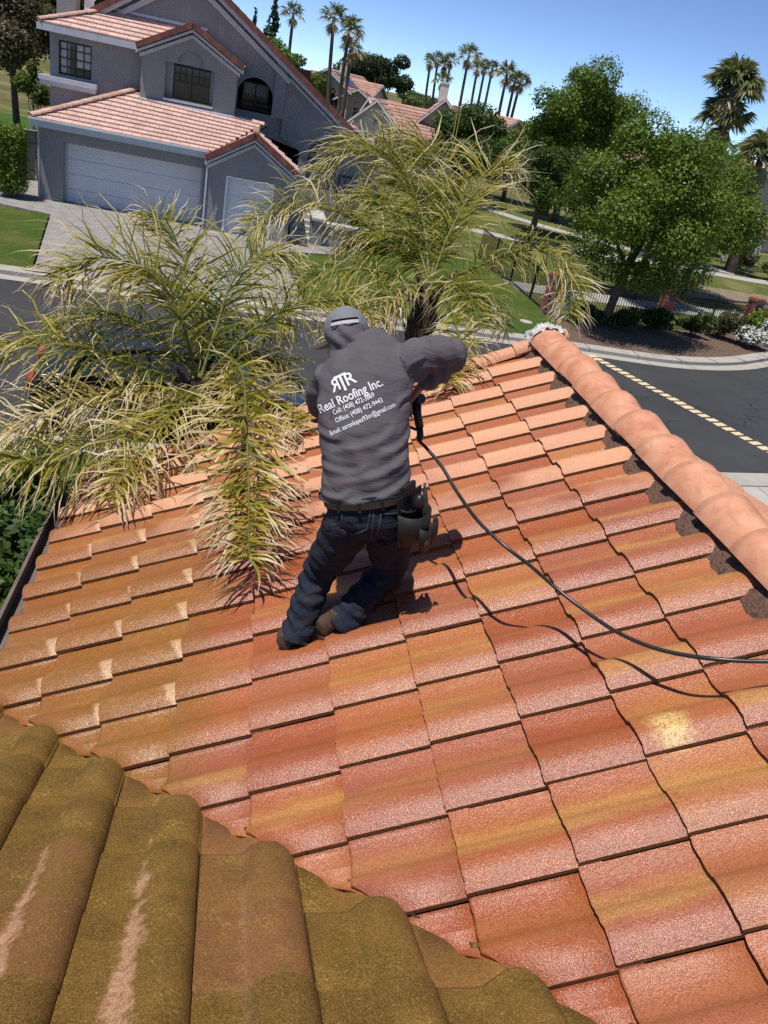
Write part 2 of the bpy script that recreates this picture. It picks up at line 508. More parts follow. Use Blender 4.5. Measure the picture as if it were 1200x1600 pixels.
RIDGE_C = 6.42
RX, RZ = OX + RIDGE_C * TE * CP, OZ + RIDGE_C * TE * SP
EX_B, EZ_B = OX - 4.12 * TE * CP, OZ - 4.12 * TE * SP
Y_FAR = OY + 9.02 * TW
AZ = OZ + (0.40566 - OX) * TP                # height of the mossy slope at Y = 1.9167
def zA(y): return AZ - TP * (y - 1.9035)
# slopes (the felted boards under the tiles)
dz = -.022
mb = MB(); yv = VAL - EX_B
mb.prism([(EX_B, EZ_B + dz), (RX, RZ + dz), (RX, RZ + dz - .06), (EX_B, EZ_B + dz - .06)], 'y', -.2, Y_FAR)
slopeB = mb.build("roof_slope", M_DECK, house)
mb = MB(); mb.prism([(RX, RZ + dz), (2 * RX - EX_B, EZ_B + dz), (2 * RX - EX_B, EZ_B + dz - .06), (RX, RZ + dz - .06)], 'y', -.2, Y_FAR)
slopeC = mb.build("roof_slope", M_DECK, house)
mb = MB()
zt = lambda y: zA(y) + dz
mb.raw([(-3.2, VAL - EX_B, zt(VAL - EX_B)), (EX_B, VAL - EX_B, zt(VAL - EX_B)), (VAL - .2 + .2, 0.0, zt(0)), (VAL + 1.4, -1.4, zt(-1.4)), (-3.2, -1.4, zt(-1.4))], [(0, 1, 2, 3, 4)])
slopeA = mb.build("roof_slope", M_DECK, house, recalc=False)
for s_, l_ in ((slopeB, "wet terracotta slope being washed"), (slopeC, "dry far slope behind the ridge"), (slopeA, "unwashed mossy slope in the near corner")): s_["label"] = l_

exB, ezB = Vector((CP, 0, SP)), Vector((-SP, 0, CP))
cells = [(c, r) for c in range(-4, 6) for r in range(-8, 9)]
place_tiles(slopeB, Vector((OX, OY, OZ)), exB, Vector((0, 1, 0)), ezB, cells, TILES, 3, keep=1)
# last course up to the ridge, half hidden under the caps
exC, ezC = Vector((-CP, 0, SP)), Vector((SP, 0, CP))
oC = Vector((RX, OY, RZ)) - exC * (6 * TE + .16)
cells = [(c, r) for c in range(2, 6) for r in range(-7, 7)]
place_tiles(slopeC, oC, exC, Vector((0, -1, 0)), ezC, [(c, -r) for c, r in cells], TILES_C, 5, keep=0)
# lower courses of the far slope: one field
mb = MB()
for c in range(-3, 2):
    for r in range(-8, 7):
        p = oC + exC * (c * TE) + Vector((0, -1, 0)) * (r * TW)
        mw = Matrix.Translation(p) @ Matrix((exC, Vector((0, -1, 0)), ezC)).transposed().to_4x4()
        me = TILES_C[0]
        mb.raw([mw @ q.co for q in me.vertices], [tuple(f.vertices) for f in me.polygons], True)
o = mb.build("tile_field", M_TILE_BACK, slopeC, recalc=False)
tag(o, kind="stuff")
exA, ezA = Vector((0, -CP, SP)), Vector((0, SP, CP))
oA = Vector((.07 - TW * 8, 2.62, zA(2.62)))
place_tiles(slopeA, oA, exA, Vector((1, 0, 0)), ezA, [(c, r) for c in range(-2, 9) for r in range(2, 14)], TILES_M, 8, keep=-1)

# ridge caps and mortar
def cap_mesh():
    mb = MB(); n = 12; L = .43
    V = []; Vb = []
    for k, x in enumerate((0, .012, L * .5, L - .012, L)):
        rad = .166 - .040 * x / L - (.003 if k in (0,) else 0)
        for i in range(n + 1):
            a = math.pi * (.03 + .94 * i / n)
            V.append((rad * math.cos(a), -x, rad * .92 * math.sin(a)))
            Vb.append(((rad - .014) * math.cos(a), -x, (rad - .014) * .92 * math.sin(a)))
    F = [(k * (n + 1) + i, k * (n + 1) + i + 1, (k + 1) * (n + 1) + i + 1, (k + 1) * (n + 1) + i) for k in range(4) for i in range(n)]
    mb.raw(V, [f[::-1] for f in F], True); mb.raw(Vb, F, True)
    for k in (0, 4):
        for i in range(n):
            a = k * (n + 1) + i
            q = [V[a], V[a + 1], Vb[a + 1], Vb[a]]
            mb.face(q if k == 0 else q[::-1])
    for i in (0, n):
        for k in range(4):
            a = k * (n + 1) + i
            mb.face([V[a], Vb[a], Vb[a + n + 1], V[a + n + 1]])
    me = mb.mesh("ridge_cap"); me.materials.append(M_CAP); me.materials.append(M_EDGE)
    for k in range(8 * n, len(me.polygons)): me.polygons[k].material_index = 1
    return me
CAP = cap_mesh()
rr = random.Random(4)
mb = MB()
ny = 190; prof = [(-.205, -.012), (-.185, .014), (-.15, .050), (-.10, .08), (0, .10), (.10, .08), (.15, .050), (.185, .014), (.205, -.012)]
V = []
for j in range(ny + 1):
    y = -.2 + (Y_FAR + .02 + .2) * j / ny
    for i, (px, pz) in enumerate(prof):
        n_ = mnoise.noise(Vector((px * 14, y * 13, 3.1))) * .040 + mnoise.noise(Vector((px * 40, y * 37, 7.7))) * .016
        e_ = mnoise.noise(Vector((2.0, y * 7.0, i * .1))) * .03 * (1 if i > 4 else -1)
        V.append((RX + px + (e_ if i in (0, 8) else 0), y, RZ - abs(px) * TP + pz * .9 + n_ * (1 if 0 < i < 8 else .4)))
m_ = len(prof)
mb.raw(V, [(j * m_ + i, j * m_ + i + 1, (j + 1) * m_ + i + 1, (j + 1) * m_ + i) for j in range(ny) for i in range(m_ - 1)], True)
mb.build("ridge_mortar", M_MORTAR, house, recalc=False)
y = Y_FAR + .03
inv = wmat(house).inverted()
while y > -.2:
    o = bpy.data.objects.new("ridge_cap", CAP); COL.objects.link(o); o.parent = house; o.matrix_parent_inverse = inv
    o.matrix_basis = Matrix.Translation((RX + rr.uniform(-.006, .006), y, RZ + .038 + rr.uniform(-.004, .004))) @ Matrix.Rotation(rr.uniform(-.02, .02), 4, 'Z') @ Matrix.Rotation(.045, 4, 'X')
    y -= .352
# crumpled lead flashing dressed over the ridge end
mb = MB(); V = []
nu, nv = 22, 12
for j in range(nv + 1):
    for i in range(nu + 1):
        a = math.pi * (.25 + .80 * i / nu)
        yy = Y_FAR - .05 + .17 * j / nv
        rad = .160 + .035 * mnoise.noise(Vector((i * .55, j * .6, 1.0))) + .022 * mnoise.noise(Vector((i * 1.4, j * 1.3, 5.0)))
        V.append((RX + rad * math.cos(a) * 1.08, yy + .03 * mnoise.noise(Vector((i * .5, 0, j * .1))), RZ + .03 + rad * math.sin(a) - (.10 * max(0, j / nv - .75))))
mb.raw(V, [(j * (nu + 1) + i, j * (nu + 1) + i + 1, (j + 1) * (nu + 1) + i + 1, (j + 1) * (nu + 1) + i) for j in range(nv) for i in range(nu)], True)
mb.build("end_flashing", M_FOIL, house, recalc=False)
# rake trim tiles down the gable edge
rk = MB(); n = 8; L = .44; V = []
for x in (0, L):
    rad = .078 - .012 * x / L
    for i in range(n + 1):
        a = math.pi * i / n
        V.append((x, rad * math.cos(a), rad * .8 * math.sin(a)))
rk.raw(V, [(i, i + 1, n + 2 + i, n + 1 + i) for i in range(n)], True)
rk.face([V[i] for i in range(n + 1)])
RAKE = rk.mesh("rake_tile"); RAKE.materials.append(M_TILE_BACK)
for c in range(-4, 7):
    o = bpy.data.objects.new("rake_tile", RAKE); COL.objects.link(o); o.parent = house; o.matrix_parent_inverse = inv
    p = Vector((OX, Y_FAR + .02, OZ)) + exB * (c * TE) + ezB * (.03 + rr.uniform(0, .006))
    if c == 6: p = p - exB * .1 + ezB * .02
    o.matrix_basis = Matrix.Translation(p) @ Matrix((exB, Vector((0, 1, 0)), ezB)).transposed().to_4x4() @ Matrix.Rotation(-.03, 4, 'Y')
# eave: gutter, fascia; walls under the roof
gx = EX_B - .075
mb = MB(); yg0, yg1 = VAL - EX_B - .1, Y_FAR + .02
for (xa, za, xb, zb) in ((0, 0, .012, .10), (0, 0, .11, .012), (.098, 0, .11, .11)):
    mb.box(gx - .02 + xa, gx - .02 + xb, yg0, yg1, EZ_B - .11 + za, EZ_B - .11 + zb)
mb.box(gx - .026, gx - .004, yg0, yg1, EZ_B - .012, EZ_B + .006)
mb.build("gutter", M_GUTTER, house)
mb = MB(); mb.box(EX_B + .005, EX_B + .03, yg0 - 1, Y_FAR - .02, EZ_B - .25, EZ_B - .05)
mb.prism([(EX_B, EZ_B - .12), (RX, RZ - .12), (2 * RX - EX_B, EZ_B - .12), (2 * RX - EX_B, EZ_B - .3), (RX, RZ - .3), (EX_B, EZ_B - .3)], 'y', Y_FAR - .04, Y_FAR - .01)
mb.build("fascia", M_GUTTER, house)
mb = MB()
mb.prism([(EX_B + .45, 0), (2 * RX - EX_B - .45, 0), (2 * RX - EX_B - .45, EZ_B + .45 * TP - .12), (RX, RZ - .12), (EX_B + .45, EZ_B + .45 * TP - .12)], 'y', -1.2, Y_FAR - .4)
mb.box(-3.0, EX_B + .40, -1.3, VAL - EX_B - .45, 0, EZ_B - .05)
mb.build("wall", M_STUCCO_OWN, house)
# ------------------------------------------------------------------ ground, street, paving
def grass_mat(name, a, b, c, dry=(.26, .21, .07), dryamt=.25, sc=1.0):
    t = T(name); p = t.pos()
    n = t.noise(p, 2.2 * sc, 5.0, .65); f = t.noise(p, 38.0 * sc, 3.0, .7); l = t.noise(p, .35 * sc, 3.0, .5)
    col = t.ramp(f, [(.28, a), (.5, b), (.72, c)])
    col = t.mix(t.math('MULTIPLY', t.mr(n, .5, .72), dryamt), col, dry)
    col = t.mix(t.math('MULTIPLY', t.mr(l, .45, .65), dryamt), col, dry)
    nb = t.bump(f, .9, .05); nb = t.bump(t.noise(p, 120 * sc, 2), .8, .02, nb)
    return t.finish(col, .9, nb, 0, .15)
M_GRASS = grass_mat("lawn_grass", (.040, .080, .010), (.075, .125, .018), (.125, .175, .032), dryamt=.35)
M_PARK = grass_mat("park_grass", (.060, .095, .018), (.105, .135, .030), (.150, .170, .045), dry=(.30, .25, .10), dryamt=.55)
M_FAR = grass_mat("distant_scrub", (.055, .065, .02), (.10, .10, .035), (.15, .13, .05), dry=(.25, .19, .09), dryamt=.8, sc=.3)

def asphalt():
    t = T("asphalt"); p = t.pos()
    a = t.noise(p, .35, 4.0, .55); f = t.noise(p, 90.0, 3.0, .7); s = t.noise(t.mapping(p, (.25, 3.0, 1)), 1.2, 4.0, .6)
    col = t.ramp(a, [(.3, (.036, .036, .038)), (.7, (.054, .054, .055))])
    col = t.mix(t.math('MULTIPLY', t.mr(s, .5, .75), .35), col, (.055, .054, .053))
    col = t.mix(t.math('MULTIPLY', t.mr(f, .55, .75), .5), col, (.07, .069, .068))
    vo = t.n("ShaderNodeTexVoronoi", {"Vector": t.addv(p, t.n("ShaderNodeTexNoise", {"Vector": p, "Scale": 1.5}, out=1)), "Scale": .33}, feature='DISTANCE_TO_EDGE')
    crack = t.math('MULTIPLY', t.mr(vo, .004, .010, 1.0, 0.0), t.mr(t.noise(p, .5, 2), .45, .6))
    col = t.mix(t.math('MULTIPLY', crack, .8), col, (.014, .014, .014))
    oil = t.math('MULTIPLY', t.mr(t.noise(p, .8, 5.0, .6), .60, .75), .5)
    col = t.mix(oil, col, (.022, .021, .021))
    return t.finish(col, .82, t.bump(f, .6, .008), 0, .35)
M_ASPHALT = asphalt()
M_CONC = gm("kerb_concrete", (.30, .275, .24), (.40, .37, .33), 1.4, .85, 55, .35, .006, c3=(.35, .325, .285))
M_WALK = gm("path_concrete", (.34, .32, .285), (.44, .41, .37), .9, .88, 30, .3, .006)
M_MULCH = gm("mulch_soil", (.075, .045, .030), (.15, .095, .066), 9.0, .95, 28, 1.0, .04, c3=(.20, .135, .10))
M_DIRT = gm("bare_dirt", (.16, .12, .075), (.26, .20, .13), 2.0, .95, 18, .9, .05, c3=(.11, .085, .055))
M_MARK = gm("yellow_marker", (.62, .48, .27), (.74, .60, .38), 5.0, .8, 70, .3, .004)

def paver_mat():
    t = T("driveway_pavers"); p = t.pos()
    n = t.noise(p, 2.0, 4.0, .6)
    br = t.n("ShaderNodeTexBrick", {"Vector": t.mapping(p, (1, 1, 1)), "Color1": (.235, .215, .20, 1), "Color2": (.34, .32, .30, 1), "Mortar": (.13, .12, .11, 1), "Scale": 2.6, "Mortar Size": .018, "Bias": 0.0, "Brick Width": .6, "Row Height": .35})
    col = t.mix(t.math('MULTIPLY', t.mr(n, .4, .7), .5), br, (.30, .285, .275))
    return t.finish(col, .9, t.bump(t.noise(p, 60, 3), .4, .006), 0, .25)
M_PAVER = paver_mat()

def sheet(name, poly, z, mat, kind="structure", th=0.0, parent=None):
    mb = MB()
    if th: mb.prism(poly, 'z', z - th, z)
    else: mb.face([(x, y, z) for x, y in poly])
    o = mb.build(name, mat, parent, recalc=bool(th))
    return tag(o, kind=kind) if parent is None else o

gr = MB()                                           # one sheet that reaches the horizon
xs = [-1500, -400, -120, -60, -30, 0, 30, 60, 120, 400, 1500]
ys = [-300, -60, 0, 30, 60, 100, 160, 300, 700, 1600]
def hz(x, y):
    return -.03 + (max(0, y - 95) * .028 if y < 310 else 6.0) * (1 if abs(x) < 400 else .8)
V = [(x, y, hz(x, y)) for y in ys for x in xs]
gr.raw(V, [(j * 11 + i, j * 11 + i + 1, (j + 1) * 11 + i + 1, (j + 1) * 11 + i) for j in range(9) for i in range(10)])
tag(gr.build("ground", M_FAR, recalc=False), kind="structure")

farK = [(-40, 19.4), (-20, 20.6), (-6.0, 21.6), (0, 21.95), (4, 22.5), (8, 22.95), (11, 23.05), (13.7, 23.25), (16.3, 24.2), (18.9, 25.9), (24, 29.5), (34, 36), (60, 50)]
nearK = [(-40, 9.0), (-20, 10.6), (-3, 12.0), (0, 12.4), (4, 13.0), (8, 13.65), (12, 14.45), (16, 15.6), (22, 18.6), (32, 25), (60, 42)]
def off(pl, d):
    out = []
    for i, p in enumerate(pl):
        a = Vector(pl[max(i - 1, 0)]); b = Vector(pl[min(i + 1, len(pl) - 1)])
        t = (b - a).normalized(); out.append((p[0] - t.y * d, p[1] + t.x * d))
    return out
def smooth(pl, n=60):
    return [tuple(q) for q in catmull([(p[0], p[1], 0) for p in pl], n)[:, :2]]
farK = smooth(farK); nearK = smooth(nearK)
sheet("road", nearK + farK[::-1], .004, M_ASPHALT)
sheet("park_lawn", [(-60, 26), (60, 26), (60, 95), (-60, 95)], -.012, M_PARK)
def kerb(name, pl, d0, d1, h):
    mb = MB(); a = off(pl, d0); b = off(pl, d1)
    n = len(pl)
    V = [(x, y, -.02) for x, y in a] + [(x, y, h) for x, y in a] + [(x, y, h + .01) for x, y in b] + [(x, y, -.02) for x, y in b]
    F = [(k * n + i, k * n + i + 1, (k + 1) * n + i + 1, (k + 1) * n + i) for k in range(3) for i in range(n - 1)]
    mb.raw(V, F); return tag(mb.build(name, M_CONC, recalc=False), kind="structure")
kerb("kerb", farK, 0.0, .50, .12)
kerb("kerb", nearK, 0.0, -.42, .12)
# expansion joints across the kerbs
mb = MB()
for pl, s_ in ((farK, 1), (nearK, -1)):
    for i in range(2, len(pl) - 2, 3):
        p_ = Vector((*pl[i], .05)); t_ = Vector((pl[i + 1][0] - pl[i - 1][0], pl[i + 1][1] - pl[i - 1][1], 0)).normalized(); n_ = Vector((-t_.y, t_.x, 0)) * s_
        mb.bar(p_ - n_ * .003, p_ + n_ * .5, .016, .17)
tag(mb.build("kerb_joint", gm("kerb_joint_dark", (.10, .092, .08), rough=.95)), kind="structure")
# gutter pans, a shade lighter than the asphalt
for pl, d in ((farK, -.42), (nearK, .42)):
    q = off(pl, d); sheet("gutter_pan", (pl + q[::-1]), .009, M_CONC)
# far side: left lawn, driveway, right lawn, planting bed
fk = off(farK, .5)
def clip(pl, x0, x1): return [p for p in pl if x0 <= p[0] <= x1]
sheet("lawn", [(-30, 21.0)] + clip(fk, -29, -5.4) + [(-5.35, 22.2), (-6.55, 29.6), (-30, 30.2)], .10, M_GRASS, th=.12)
sheet("driveway", [(-5.3, 22.3)] + clip(fk, -5.0, 1.6) + [(1.85, 22.8), (1.25, 30.0), (3.4, 31.2), (3.4, 37), (-9.6, 37), (-9.6, 30.3), (-6.5, 29.65)], .11, M_PAVER, th=.12)
sheet("lawn", [(1.9, 22.82)] + clip(fk, 2.0, 9.7) + [(9.9, 23.6), (10.75, 27.0), (9.9, 37.0), (3.5, 38.0), (3.45, 31.0), (1.35, 29.95)], .10, M_GRASS, th=.12)
sheet("planting_bed", [(9.95, 23.65)] + clip(fk, 10.0, 26.0) + [(26.5, 33.2), (20.5, 29.3), (15.7, 27.9), (10.8, 26.6)], .115, M_MULCH, th=.12)
# near side: verge, footpath and our front yard
nk = off(nearK, -.42)
sheet("lawn", clip(nk, -38, 8.3) + [(8.6, 10.5), (8.0, 5.5), (-38, 5.0)], .09, M_GRASS, th=.1)
sheet("driveway_apron", clip(nk, 8.6, 30) + [(30, 6), (8.9, 5.8)], .10, M_WALK, th=.1)
mb = MB()
for x in np.arange(9.5, 22, 1.5): mb.box(x, x + .012, 6, 13.8 + (x - 9.5) * .2, .1005, .104)
for y in (12.6, 10.8, 9.0): mb.box(8.9, 24, y, y + .012, .1005, .104)
tag(mb.build("paving_joint", gm("joint_dark", (.18, .165, .15), rough=.95)), kind="structure")
# row of yellow markers crossing the street
cross = thing("crossing_line", (11.8, 19.5, 0), "row of pale yellow square markers crossing the dark street", "road marking")
a = Vector((10.66, 22.62)); b = Vector((13.45, 14.9)); n = 30
u = (b - a).normalized(); w_ = Vector((-u.y, u.x)); rr = random.Random(2)
for i in range(n):
    p = a + (b - a) * (i / (n - 1)) + w_ * rr.uniform(-.012, .012)
    mb = MB(); hl, hw = .092 + rr.uniform(-.010, .010), .165 + rr.uniform(-.015, .015)
    c = [p + u * (sx * hl) + w_ * (sy * hw) for sx, sy in ((-1, -1), (1, -1), (1, 1), (-1, 1))]
    mb.prism([(q.x, q.y) for q in c], 'z', .006, .014)
    mb.build("marker", M_MARK, cross)
# park: bank of bare dirt, two concrete paths
sheet("dirt_bank", smooth([(17.5, 37.5), (22, 36.5), (30, 37.5), (42, 41), (42, 44.5), (30, 41.5), (22, 40.2), (17.5, 39.5)], 40), .03, M_DIRT)
def ribbon(name, pl, w, z, mat):
    pl = smooth(pl, 40); a = off(pl, w / 2); b = off(pl, -w / 2)
    return sheet(name, a + b[::-1], z, mat, th=.05)
ribbon("footpath", [(8, 31.5), (12.5, 31.8), (18, 32.6), (24, 34.2), (32, 37), (44, 43)], 1.7, .035, M_WALK)
ribbon("footpath", [(11, 46), (17, 45), (24, 46.2), (32, 46.6), (48, 52)], 1.5, .035, M_WALK)
ribbon("footpath", [(9, 70), (14.5, 60.5), (19, 54), (24, 50), (30, 48)], 1.5, .04, M_WALK)
# ------------------------------------------------------------------ the grey house across the street
def stucco(name, c1, c2):
    t = T(name); p = t.pos()
    a = t.noise(p, 1.1, 4.0, .6); f = t.noise(p, 16.0, 4.0, .65); g = t.noise(p, 70.0, 2.0)
    col = t.ramp(a, [(.3, c1), (.7, c2)])
    col = t.mix(t.math('MULTIPLY', t.mr(f, .5, .75), .25), col, tuple(x * 1.25 for x in c1))
    drip = t.noise(t.mapping(p, (5.0, 5.0, .35)), 1.0, 4.0, .6)
    col = t.mix(t.math('MULTIPLY', t.mr(drip, .55, .75), .35), col, tuple(x * .68 for x in c1))
    nb = t.bump(f, .45, .012)
    return t.finish(col, .92, nb, 0, .2)
M_GREY = stucco("grey_stucco", (.225, .230, .240), (.275, .280, .290))
M_TRIM = gm("pale_trim_paint", (.46, .475, .52), (.54, .555, .60), 3.0, .6, 40, .1)
M_WHITE = gm("white_paint", (.66, .67, .69), (.74, .75, .77), 2.0, .5)
M_DOORW = gm("garage_door_paint", (.60, .62, .66), (.66, .68, .72), 1.0, .55, 30, .06)
M_DARK = gm("dark_frame", (.018, .018, .02), rough=.5)
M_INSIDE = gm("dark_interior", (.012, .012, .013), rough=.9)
M_GLASS = gm("window_glass", (.03, .035, .04), rough=.06, spec=.9)
M_BLIND = gm("window_blind", (.40, .39, .38), (.5, .49, .47), 8.0, .8)
M_ROOFP = gm("pink_flat_tile", (.50, .315, .265), (.58, .39, .335), 2.0, .85, 40, .3, .006, island=.10, c3=(.54, .36, .29))
M_CAPP = gm("brown_ridge_tile", (.46, .27, .20), (.56, .36, .28), 5.0, .85, 40, .3, .006, rvar=.18)
M_RAKE = gm("maroon_rake_tile", (.15, .055, .04), (.24, .095, .07), 5.0, .8, rvar=.18)

gh = thing("grey_house", (-2.5, 36, 0), "two-storey grey stucco house with pink tiled roofs and white garage doors", "house")

def wall_poly(name, poly, y0, y1, mat=M_GREY, parent=gh, holes=None):
    mb = MB(); mb.prism(poly, 'y', y0, y1); return mb.build(name, mat, parent)

def tiled(name, corners, rows, tw, mat, parent, th=.05, lift=.03, label=None):
    """flat interlocking tiles laid over a sloped quad/polygon: corners (eave L, eave R, top R, top L)"""
    a, b, c, d = [Vector(p) for p in corners]
    n = (b - a).cross(d - a).normalized()
    if n.z < 0: n = -n
    mb = MB(); mb.raw([a - n * .03, b - n * .03, c - n * .03, d - n * .03, a - n * .12, b - n * .12, c - n * .12, d - n * .12],
                      [(0, 1, 2, 3), (7, 6, 5, 4), (0, 4, 5, 1), (1, 5, 6, 2), (2, 6, 7, 3), (3, 7, 4, 0)])
    base = mb.build(name, M_DECK, parent)
    if label: base["label"] = label
    mb = MB(); e = (b - a).normalized()
    for r in range(rows):
        l0 = a.lerp(d, r / rows); r0 = b.lerp(c, r / rows); l1 = a.lerp(d, (r + 1.12) / rows); r1 = b.lerp(c, (r + 1.12) / rows)
        W0 = (r0 - l0).dot(e); s0 = l0.dot(e)
        k0 = math.floor(s0 / tw) - 1 ; off_ = (r % 2) * .5
        k = k0
        while True:
            u0 = (k + off_) * tw; u1 = u0 + tw * .975; k += 1
            if u0 > r0.dot(e): break
            u0c = max(u0, s0); u1c = min(u1, r0.dot(e))
            if u1c - u0c < .02: continue
            f0 = (u0c - s0) / W0; f1 = (u1c - s0) / W0
            p0 = l0.lerp(r0, f0); p1 = l0.lerp(r0, f1)
            W1 = max((r1 - l1).dot(e), 1e-3); s1 = l1.dot(e)
            g0 = min(max((u0c - s1) / W1, 0), 1); g1 = min(max((u1c - s1) / W1, 0), 1)
            q0 = l1.lerp(r1, g0); q1 = l1.lerp(r1, g1)
            h0 = n * (lift + th * .55); h1 = n * .004
            mb.raw([p0 + h0, p1 + h0, q1 + h1, q0 + h1, p0 - n * .01, p1 - n * .01],
                   [(0, 1, 2, 3), (4, 5, 1, 0), (4, 0, 3), (5, 2, 1)])
    o = mb.build("roof_tile_courses", mat, base, recalc=False); tag(o, kind="stuff")
    return base

def caps(a, b, n, rad, mat, parent, name="ridge_cap", flat=False):
    a = Vector(a); b = Vector(b); t = (b - a)
    L = t.length / n; u = t.normalized(); s_ = u.cross(Vector((0, 0, 1))).normalized(); w2 = s_.cross(u)
    mb = MB(); V = []; k = 6
    for x, rd in ((0, rad), (L * 1.08, rad * .86)):
        for i in range(k + 1):
            an = math.pi * i / k; V.append((x, rd * math.cos(an), rd * .62 * math.sin(an)))
    mb.raw(V, [(i, i + 1, k + 2 + i, k + 1 + i) for i in range(k)], False); mb.face(V[:k + 1])
    me = mb.mesh(name); me.materials.append(mat); inv = wmat(parent).inverted()
    for i in range(n):
        o = bpy.data.objects.new(name, me); COL.objects.link(o); o.parent = parent
        par = parent
        while par.parent is not None: par = par.parent
        o.matrix_parent_inverse = wmat(par).inverted()
        o.matrix_basis = Matrix.Translation(a + u * (L * i) + w2 * .02) @ Matrix((u, s_, w2)).transposed().to_4x4()

def rake_tiles(a, b, n, w, h, mat, parent):
    """square-edged trim tiles stepping down a gable edge"""
    a = Vector(a); b = Vector(b); u = (b - a).normalized(); L = (b - a).length / n
    y = Vector((0, 1, 0)); up = u.cross(y)
    if up.z < 0: up = -up
    mb = MB(); mb.box(0, L * .985, -w * .35, w, -h, .05); me = mb.mesh("rake_tile"); me.materials.append(mat)
    for i in range(n):
        o = bpy.data.objects.new("rake_tile", me); COL.objects.link(o); o.parent = parent; o.matrix_parent_inverse = wmat(parent).inverted()
        o.matrix_basis = Matrix.Translation(a + u * (L * i)) @ Matrix((u, y, up)).transposed().to_4x4() @ Matrix.Rotation(-.03, 4, 'Y')

def window(x0, x1, z0, z1, y, cols, rows, parent, glass=M_GLASS, blind=None, bar=.035, frame_mat=M_DARK):
    mb = MB(); f = .055
    mb.box(x0, x1, y, y + .06, z0, z0 + f); mb.box(x0, x1, y, y + .06, z1 - f, z1)
    mb.box(x0, x0 + f, y + .002, y + .06, z0 + f, z1 - f); mb.box(x1 - f, x1, y + .002, y + .06, z0 + f, z1 - f)
    w = mb.build("window", frame_mat, parent)
    bars = MB()
    for i in range(1, cols):
        x = x0 + (x1 - x0) * i / cols; bars.box(x - bar / 2, x + bar / 2, y + .015, y + .045, z0 + f, z1 - f)
    for i in range(1, rows):
        z = z0 + (z1 - z0) * i / rows; bars.box(x0 + f, x1 - f, y + .018, y + .042, z - bar / 2, z + bar / 2)
    if bars.v: bars.build("glazing_bar", frame_mat, w)
    mb = MB(); mb.box(x0 + f, x1 - f, y + .05, y + .056, z0 + f, z1 - f); mb.build("pane", glass, w)
    if blind:
        for (a, b, c, d) in blind:
            mb = MB(); mb.box(a, b, y + .0445, y + .0495, c, d); mb.build("blind", M_BLIND, w)
    return w

# --- garage block
YG = 32.2
xl, xr = -7.46, -1.60
mb = MB()
mb.box(xl, -6.64, YG, YG + .5, 0, 2.62); mb.box(-1.80, xr, YG + .02, YG + .5, 0, 2.62); mb.box(-6.64, -1.80, YG + .001, YG + .5, 2.14, 2.62)
mb.box(xl, xl + .3, YG + .5, 38, 0, 2.62)
mb.build("wall", M_GREY, gh)
mb = MB(); mb.box(xl - .03, xl + .02, YG - .025, YG + .03, .1, 2.5); mb.build("downpipe", M_TRIM, gh)
mb = MB(); mb.box(-1.665, -1.603, 31.69, 31.745, .1, 2.4); mb.build("downpipe", M_TRIM, gh)
gd = MB(); gd.box(-6.60, -1.84, YG + .40, YG + .46, .03, 2.12); gd = gd.build("garage_door", M_DOORW, gh)
for i in range(4):
    mb = MB(); mb.box(-6.57, -1.87, YG + .372, YG + .395, .05 + i * .52, .05 + i * .52 + .505); mb.build("door_panel", M_DOORW, gd, bevel=.006)
mb = MB(); mb.box(-6.64, -6.59, YG + .30, YG + .40, .02, 2.14); mb.box(-1.85, -1.80, YG + .30, YG + .40, .02, 2.14); mb.box(-6.59, -1.85, YG + .30, YG + .40, 2.09, 2.14)
mb.build("door_frame", M_TRIM, gd)
# roof over the garage
ye, ze, sl = 31.75, 2.78, .40
zr_ = lambda y: ze + sl * (y - ye)
tiled("roof_slope", [(-7.62, ye, ze), (-1.42, ye, ze), (.38, 34.55, zr_(34.55)), (-4.55, 35.05, zr_(35.05))], 11, .33, M_ROOFP, gh, label="pink tiled roof over the double garage")
tiled("roof_slope", [(-7.62, 38, ze), (-7.62, ye, ze), (-4.55, 35.05, zr_(35.05)), (-4.55, 38, zr_(35.05))], 11, .33, M_ROOFP, gh)
caps((-7.62, ye, ze + .05), (-4.55, 35.05, zr_(35.05) + .05), 11, .15, M_CAPP, gh, "hip_cap")
mb = MB(); mb.box(-7.64, -1.62, ye - .06, ye + .0, ze - .24, ze - .01); mb.box(-7.66, -7.60, ye + .0, 38, ze - .24, ze - .02)
mb.build("fascia", M_TRIM, gh)
mb = MB(); mb.box(-7.68, -1.62, ye - .10, ye - .062, ze - .03, ze + .03); mb.build("gutter_edge", M_WHITE, gh)
mb = MB(); mb.box(-7.60, -1.62, ye + .01, YG + .2, ze - .22, ze - .19); mb.build("soffit", M_TRIM, gh)
